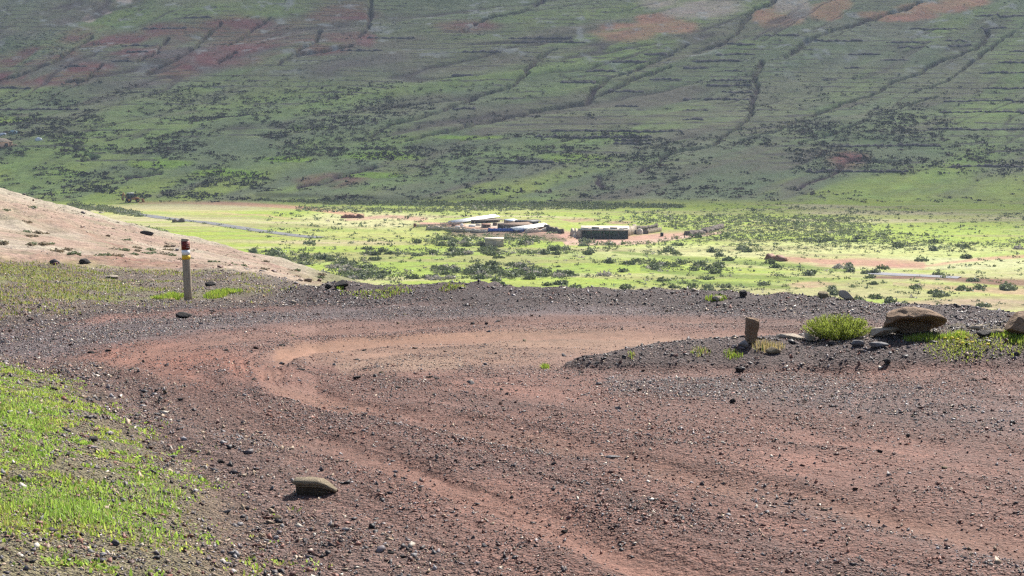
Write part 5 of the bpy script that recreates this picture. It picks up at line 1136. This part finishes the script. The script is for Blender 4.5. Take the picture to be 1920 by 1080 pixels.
def heap(name, px, row, w_, h_, d_, mat, label, seed, cat='rubble'):
    p = at(px, row, 150); v, f = ICO[3]; v = v.copy(); v = v * (1 + 0.35 * n3(v, 0.5, seed))[:, None] * np.array([w_ / 2, d_ / 2, h_]); v[:, 2] *= 1.0; o = mesh_np(name, v, f, mat); o.location = p; return tag(o, label, cat)
heap('rubble_heap', 1199, 439, 1.7, 1.35, 1.5, M_CREAM, 'pointed cream rubble heap in front of the dark pen wall', 5); heap('rubble_heap', 1078, 444, 1.2, 0.7, 1.2, M_CREAM, 'small pale rubble heap left of the netted shelter', 6)
for (a, r0, b, r1, lab, s) in ((1288, 441, 1318, 437, 'low dark line of rubble on the track right of the farm', 31), (1318, 437, 1352, 428, 'dark rubble bank continuing up to the right beyond the farm', 32), (324, 417, 345, 416.5, 'low dark rubble heap beside the grey road on the left', 33), (1440, 485, 1470, 490, 'reddish earth and rubble ridge in the right hand field', 34), (640, 409, 682, 408, 'low reddish earth heap left of the farm', 35)):
    stone_wall(a, r0, b, r1, 0.7, M_RUST if 'reddish' in lab else M_DKWALL, lab, s, 1.6, 'rubble_line', 0.6)
def cistern():
    p, k, a = facing(927, 463); root = empty('stone_hut', p, a); W2 = 17.5 * k; Hh = 13 * k; D = 3.2
    mb = MB(); mb.box(-W2, W2, 0, D, -0.3, Hh, 0.05); mb.build('walls', M_BEIGE, root)
    MB().box(-W2 - 0.08, W2 + 0.08, -0.08, D + 0.08, Hh + 0.06, Hh + 0.24, 0.03).build('roof', M_CREAM, root)
    MB().box(-0.35, 0.35, -0.06, -0.058 + 0.02, 0.05, Hh * 0.7).build('door', M_BOARD, root)
    tag(root, 'small square beige stone hut with flat pale roof among shrubs', 'hut')
cistern()
# house at the left edge of the hillside
def house():
    p, k, a = facing(-6, 279, 300); root = empty('farm_house', p, a + 0.35); L = 30 * k; Hh = 12 * k; M_TAN = plain('tan_render', (0.44, 0.29, 0.20), 0.85, 0.12, 0.6); M_ROOF = plain('sand_roof', (0.60, 0.45, 0.33), 0.85, 0.12, 0.8)
    MB().box(-L, L, 0, 6, -1.0, Hh).build('walls', M_TAN, root)
    MB().prism([(-L - 0.3, Hh + 0.01), (L + 0.3, Hh + 0.01), (L * 0.55, Hh + 1.3), (-L * 0.55, Hh + 1.3)], -0.4, 6.4).build('roof', M_ROOF, root)
    MB().box(L, L + 2.2, 1.0, 4.5, -1.0, Hh * 0.62).build('annex', M_TAN, root)
    for x in (-L * 0.6, 0.1 * L, L * 0.6):
        f_ = MB().box(x - 0.6, x + 0.6, -0.05, -0.003, 0.8, 1.9).build('window', M_BOARD, root); MB().box(x - 0.5, x + 0.5, -0.07, -0.052, 0.9, 1.8).build('pane', M_GLASSD, f_)
    tag(root, 'tan house with pale hipped roof at the left edge of hillside', 'house')
    for (px, row, w_, h_, mt, lab, nm) in ((73, 263, 2.6, 1.0, M_LTGREY, 'pale grey sheet heap right of the tan house', 'scrap_heap'), (25, 250, 3.2, 1.1, plain('teal_sheet', (0.30, 0.42, 0.42), 0.6, 0.2, 1), 'pale teal heap behind the tan house', 'scrap_heap'), (5, 253, 3.0, 0.8, M_LTGREY, 'light grey heap at left edge above the tan house', 'scrap_heap')):
        heap(nm, px, row, w_, h_, 1.6, mt, lab, int(px), 'heap')
house()
# backhoe loader parked at the edge of the field
def wheel(par, x, y, r, w_):
    ty = MB().bar((x, y - w_ / 2, r), (x, y + w_ / 2, r), r, 20).build('tyre', M_BLACK, par); return MB().bar((x, y - w_ / 2 - 0.03, r), (x, y + w_ / 2 + 0.03, r), r * 0.5, 14).build('rim', M_YEL, ty)
M_YEL = plain('orange_machine_paint', (0.48, 0.20, 0.05), 0.5, 0.15, 2)
def backhoe():
    p, k, a = facing(247, 379.5, 300); root = empty('backhoe_loader', p + Vector((0, 0, 0.05)), a + 0.12)
    MB().prism([(-1.4, 0.75), (2.2, 0.7), (2.2, 1.25), (0.9, 1.55), (-1.4, 1.3)], -0.5, 0.5).build('body', M_YEL, root)
    cab = MB().prism([(-1.2, 1.32), (0.75, 1.56), (0.75, 2.2), (0.55, 2.62), (-1.1, 2.62), (-1.2, 2.2)], -0.75, 0.75).build('cab', M_GLASSD, root)
    MB().box(-1.25, 0.7, -0.8, 0.8, 2.64, 2.76).build('cab_roof', M_WHITE, cab)
    for x in (-1.2, -0.25, 0.72):
        for y in (-0.8, 0.76): MB().box(x - 0.04, x + 0.04, y, y + 0.04, 1.3, 2.66).build('cab_pillar', M_BLACK, cab)
    for y in (-0.8, 0.8): wheel(root, -0.85, y, 0.72, 0.42); wheel(root, 1.65, y, 0.5, 0.34)
    MB().prism([(3.0, 0.1), (3.75, 0.15), (3.55, 0.35), (3.35, 0.9), (3.0, 0.95)], -1.1, 1.1).build('front_bucket', M_YEL, root)
    for y in (-0.62, 0.62): MB().bar((0.9, y, 1.5), (3.0, y, 0.7), 0.1, 6).build('loader_arm', M_YEL, root)
    MB().bar((-1.4, 0, 1.0), (-2.35, 0, 2.9), 0.2, 8, 0.14).build('boom', M_YEL, root); MB().bar((-2.35, 0, 2.9), (-2.6, 0, 1.3), 0.14, 8).build('dipper_arm', M_YEL, root)
    MB().prism([(-2.75, 0.6), (-2.2, 0.55), (-2.25, 1.2), (-2.7, 1.35)], -0.35, 0.35).build('rear_bucket', M_RUST, root)
    for y in (-0.6, 0.6): MB().bar((-1.5, y, 1.0), (-1.75, y * 1.3, 0.02), 0.09, 6).build('stabiliser', M_BLACK, root)
    tag(root, 'orange backhoe loader with dark cab and white roof at field edge', 'backhoe')
backhoe()

# ------------------------------------------------------------------ air between here and the hill
def haze():
    m = N('haze_air'); t = m.t; t.nodes.remove(m.b); v = m.node('ShaderNodeVolumePrincipled'); v.inputs['Color'].default_value = (0.66, 0.78, 1.0, 1); v.inputs['Density'].default_value = HAZE; v.inputs['Anisotropy'].default_value = 0.2
    t.links.new(v.outputs[0], m.out.inputs['Volume'])
    o = MB().box(-1500, 1500, -520, 1520, -34, 205).build('haze', m.m); tag(o, kind='stuff'); tag(o, 'pale bluish haze in the air over the valley', 'haze')
HAZE = 0.00016
haze()
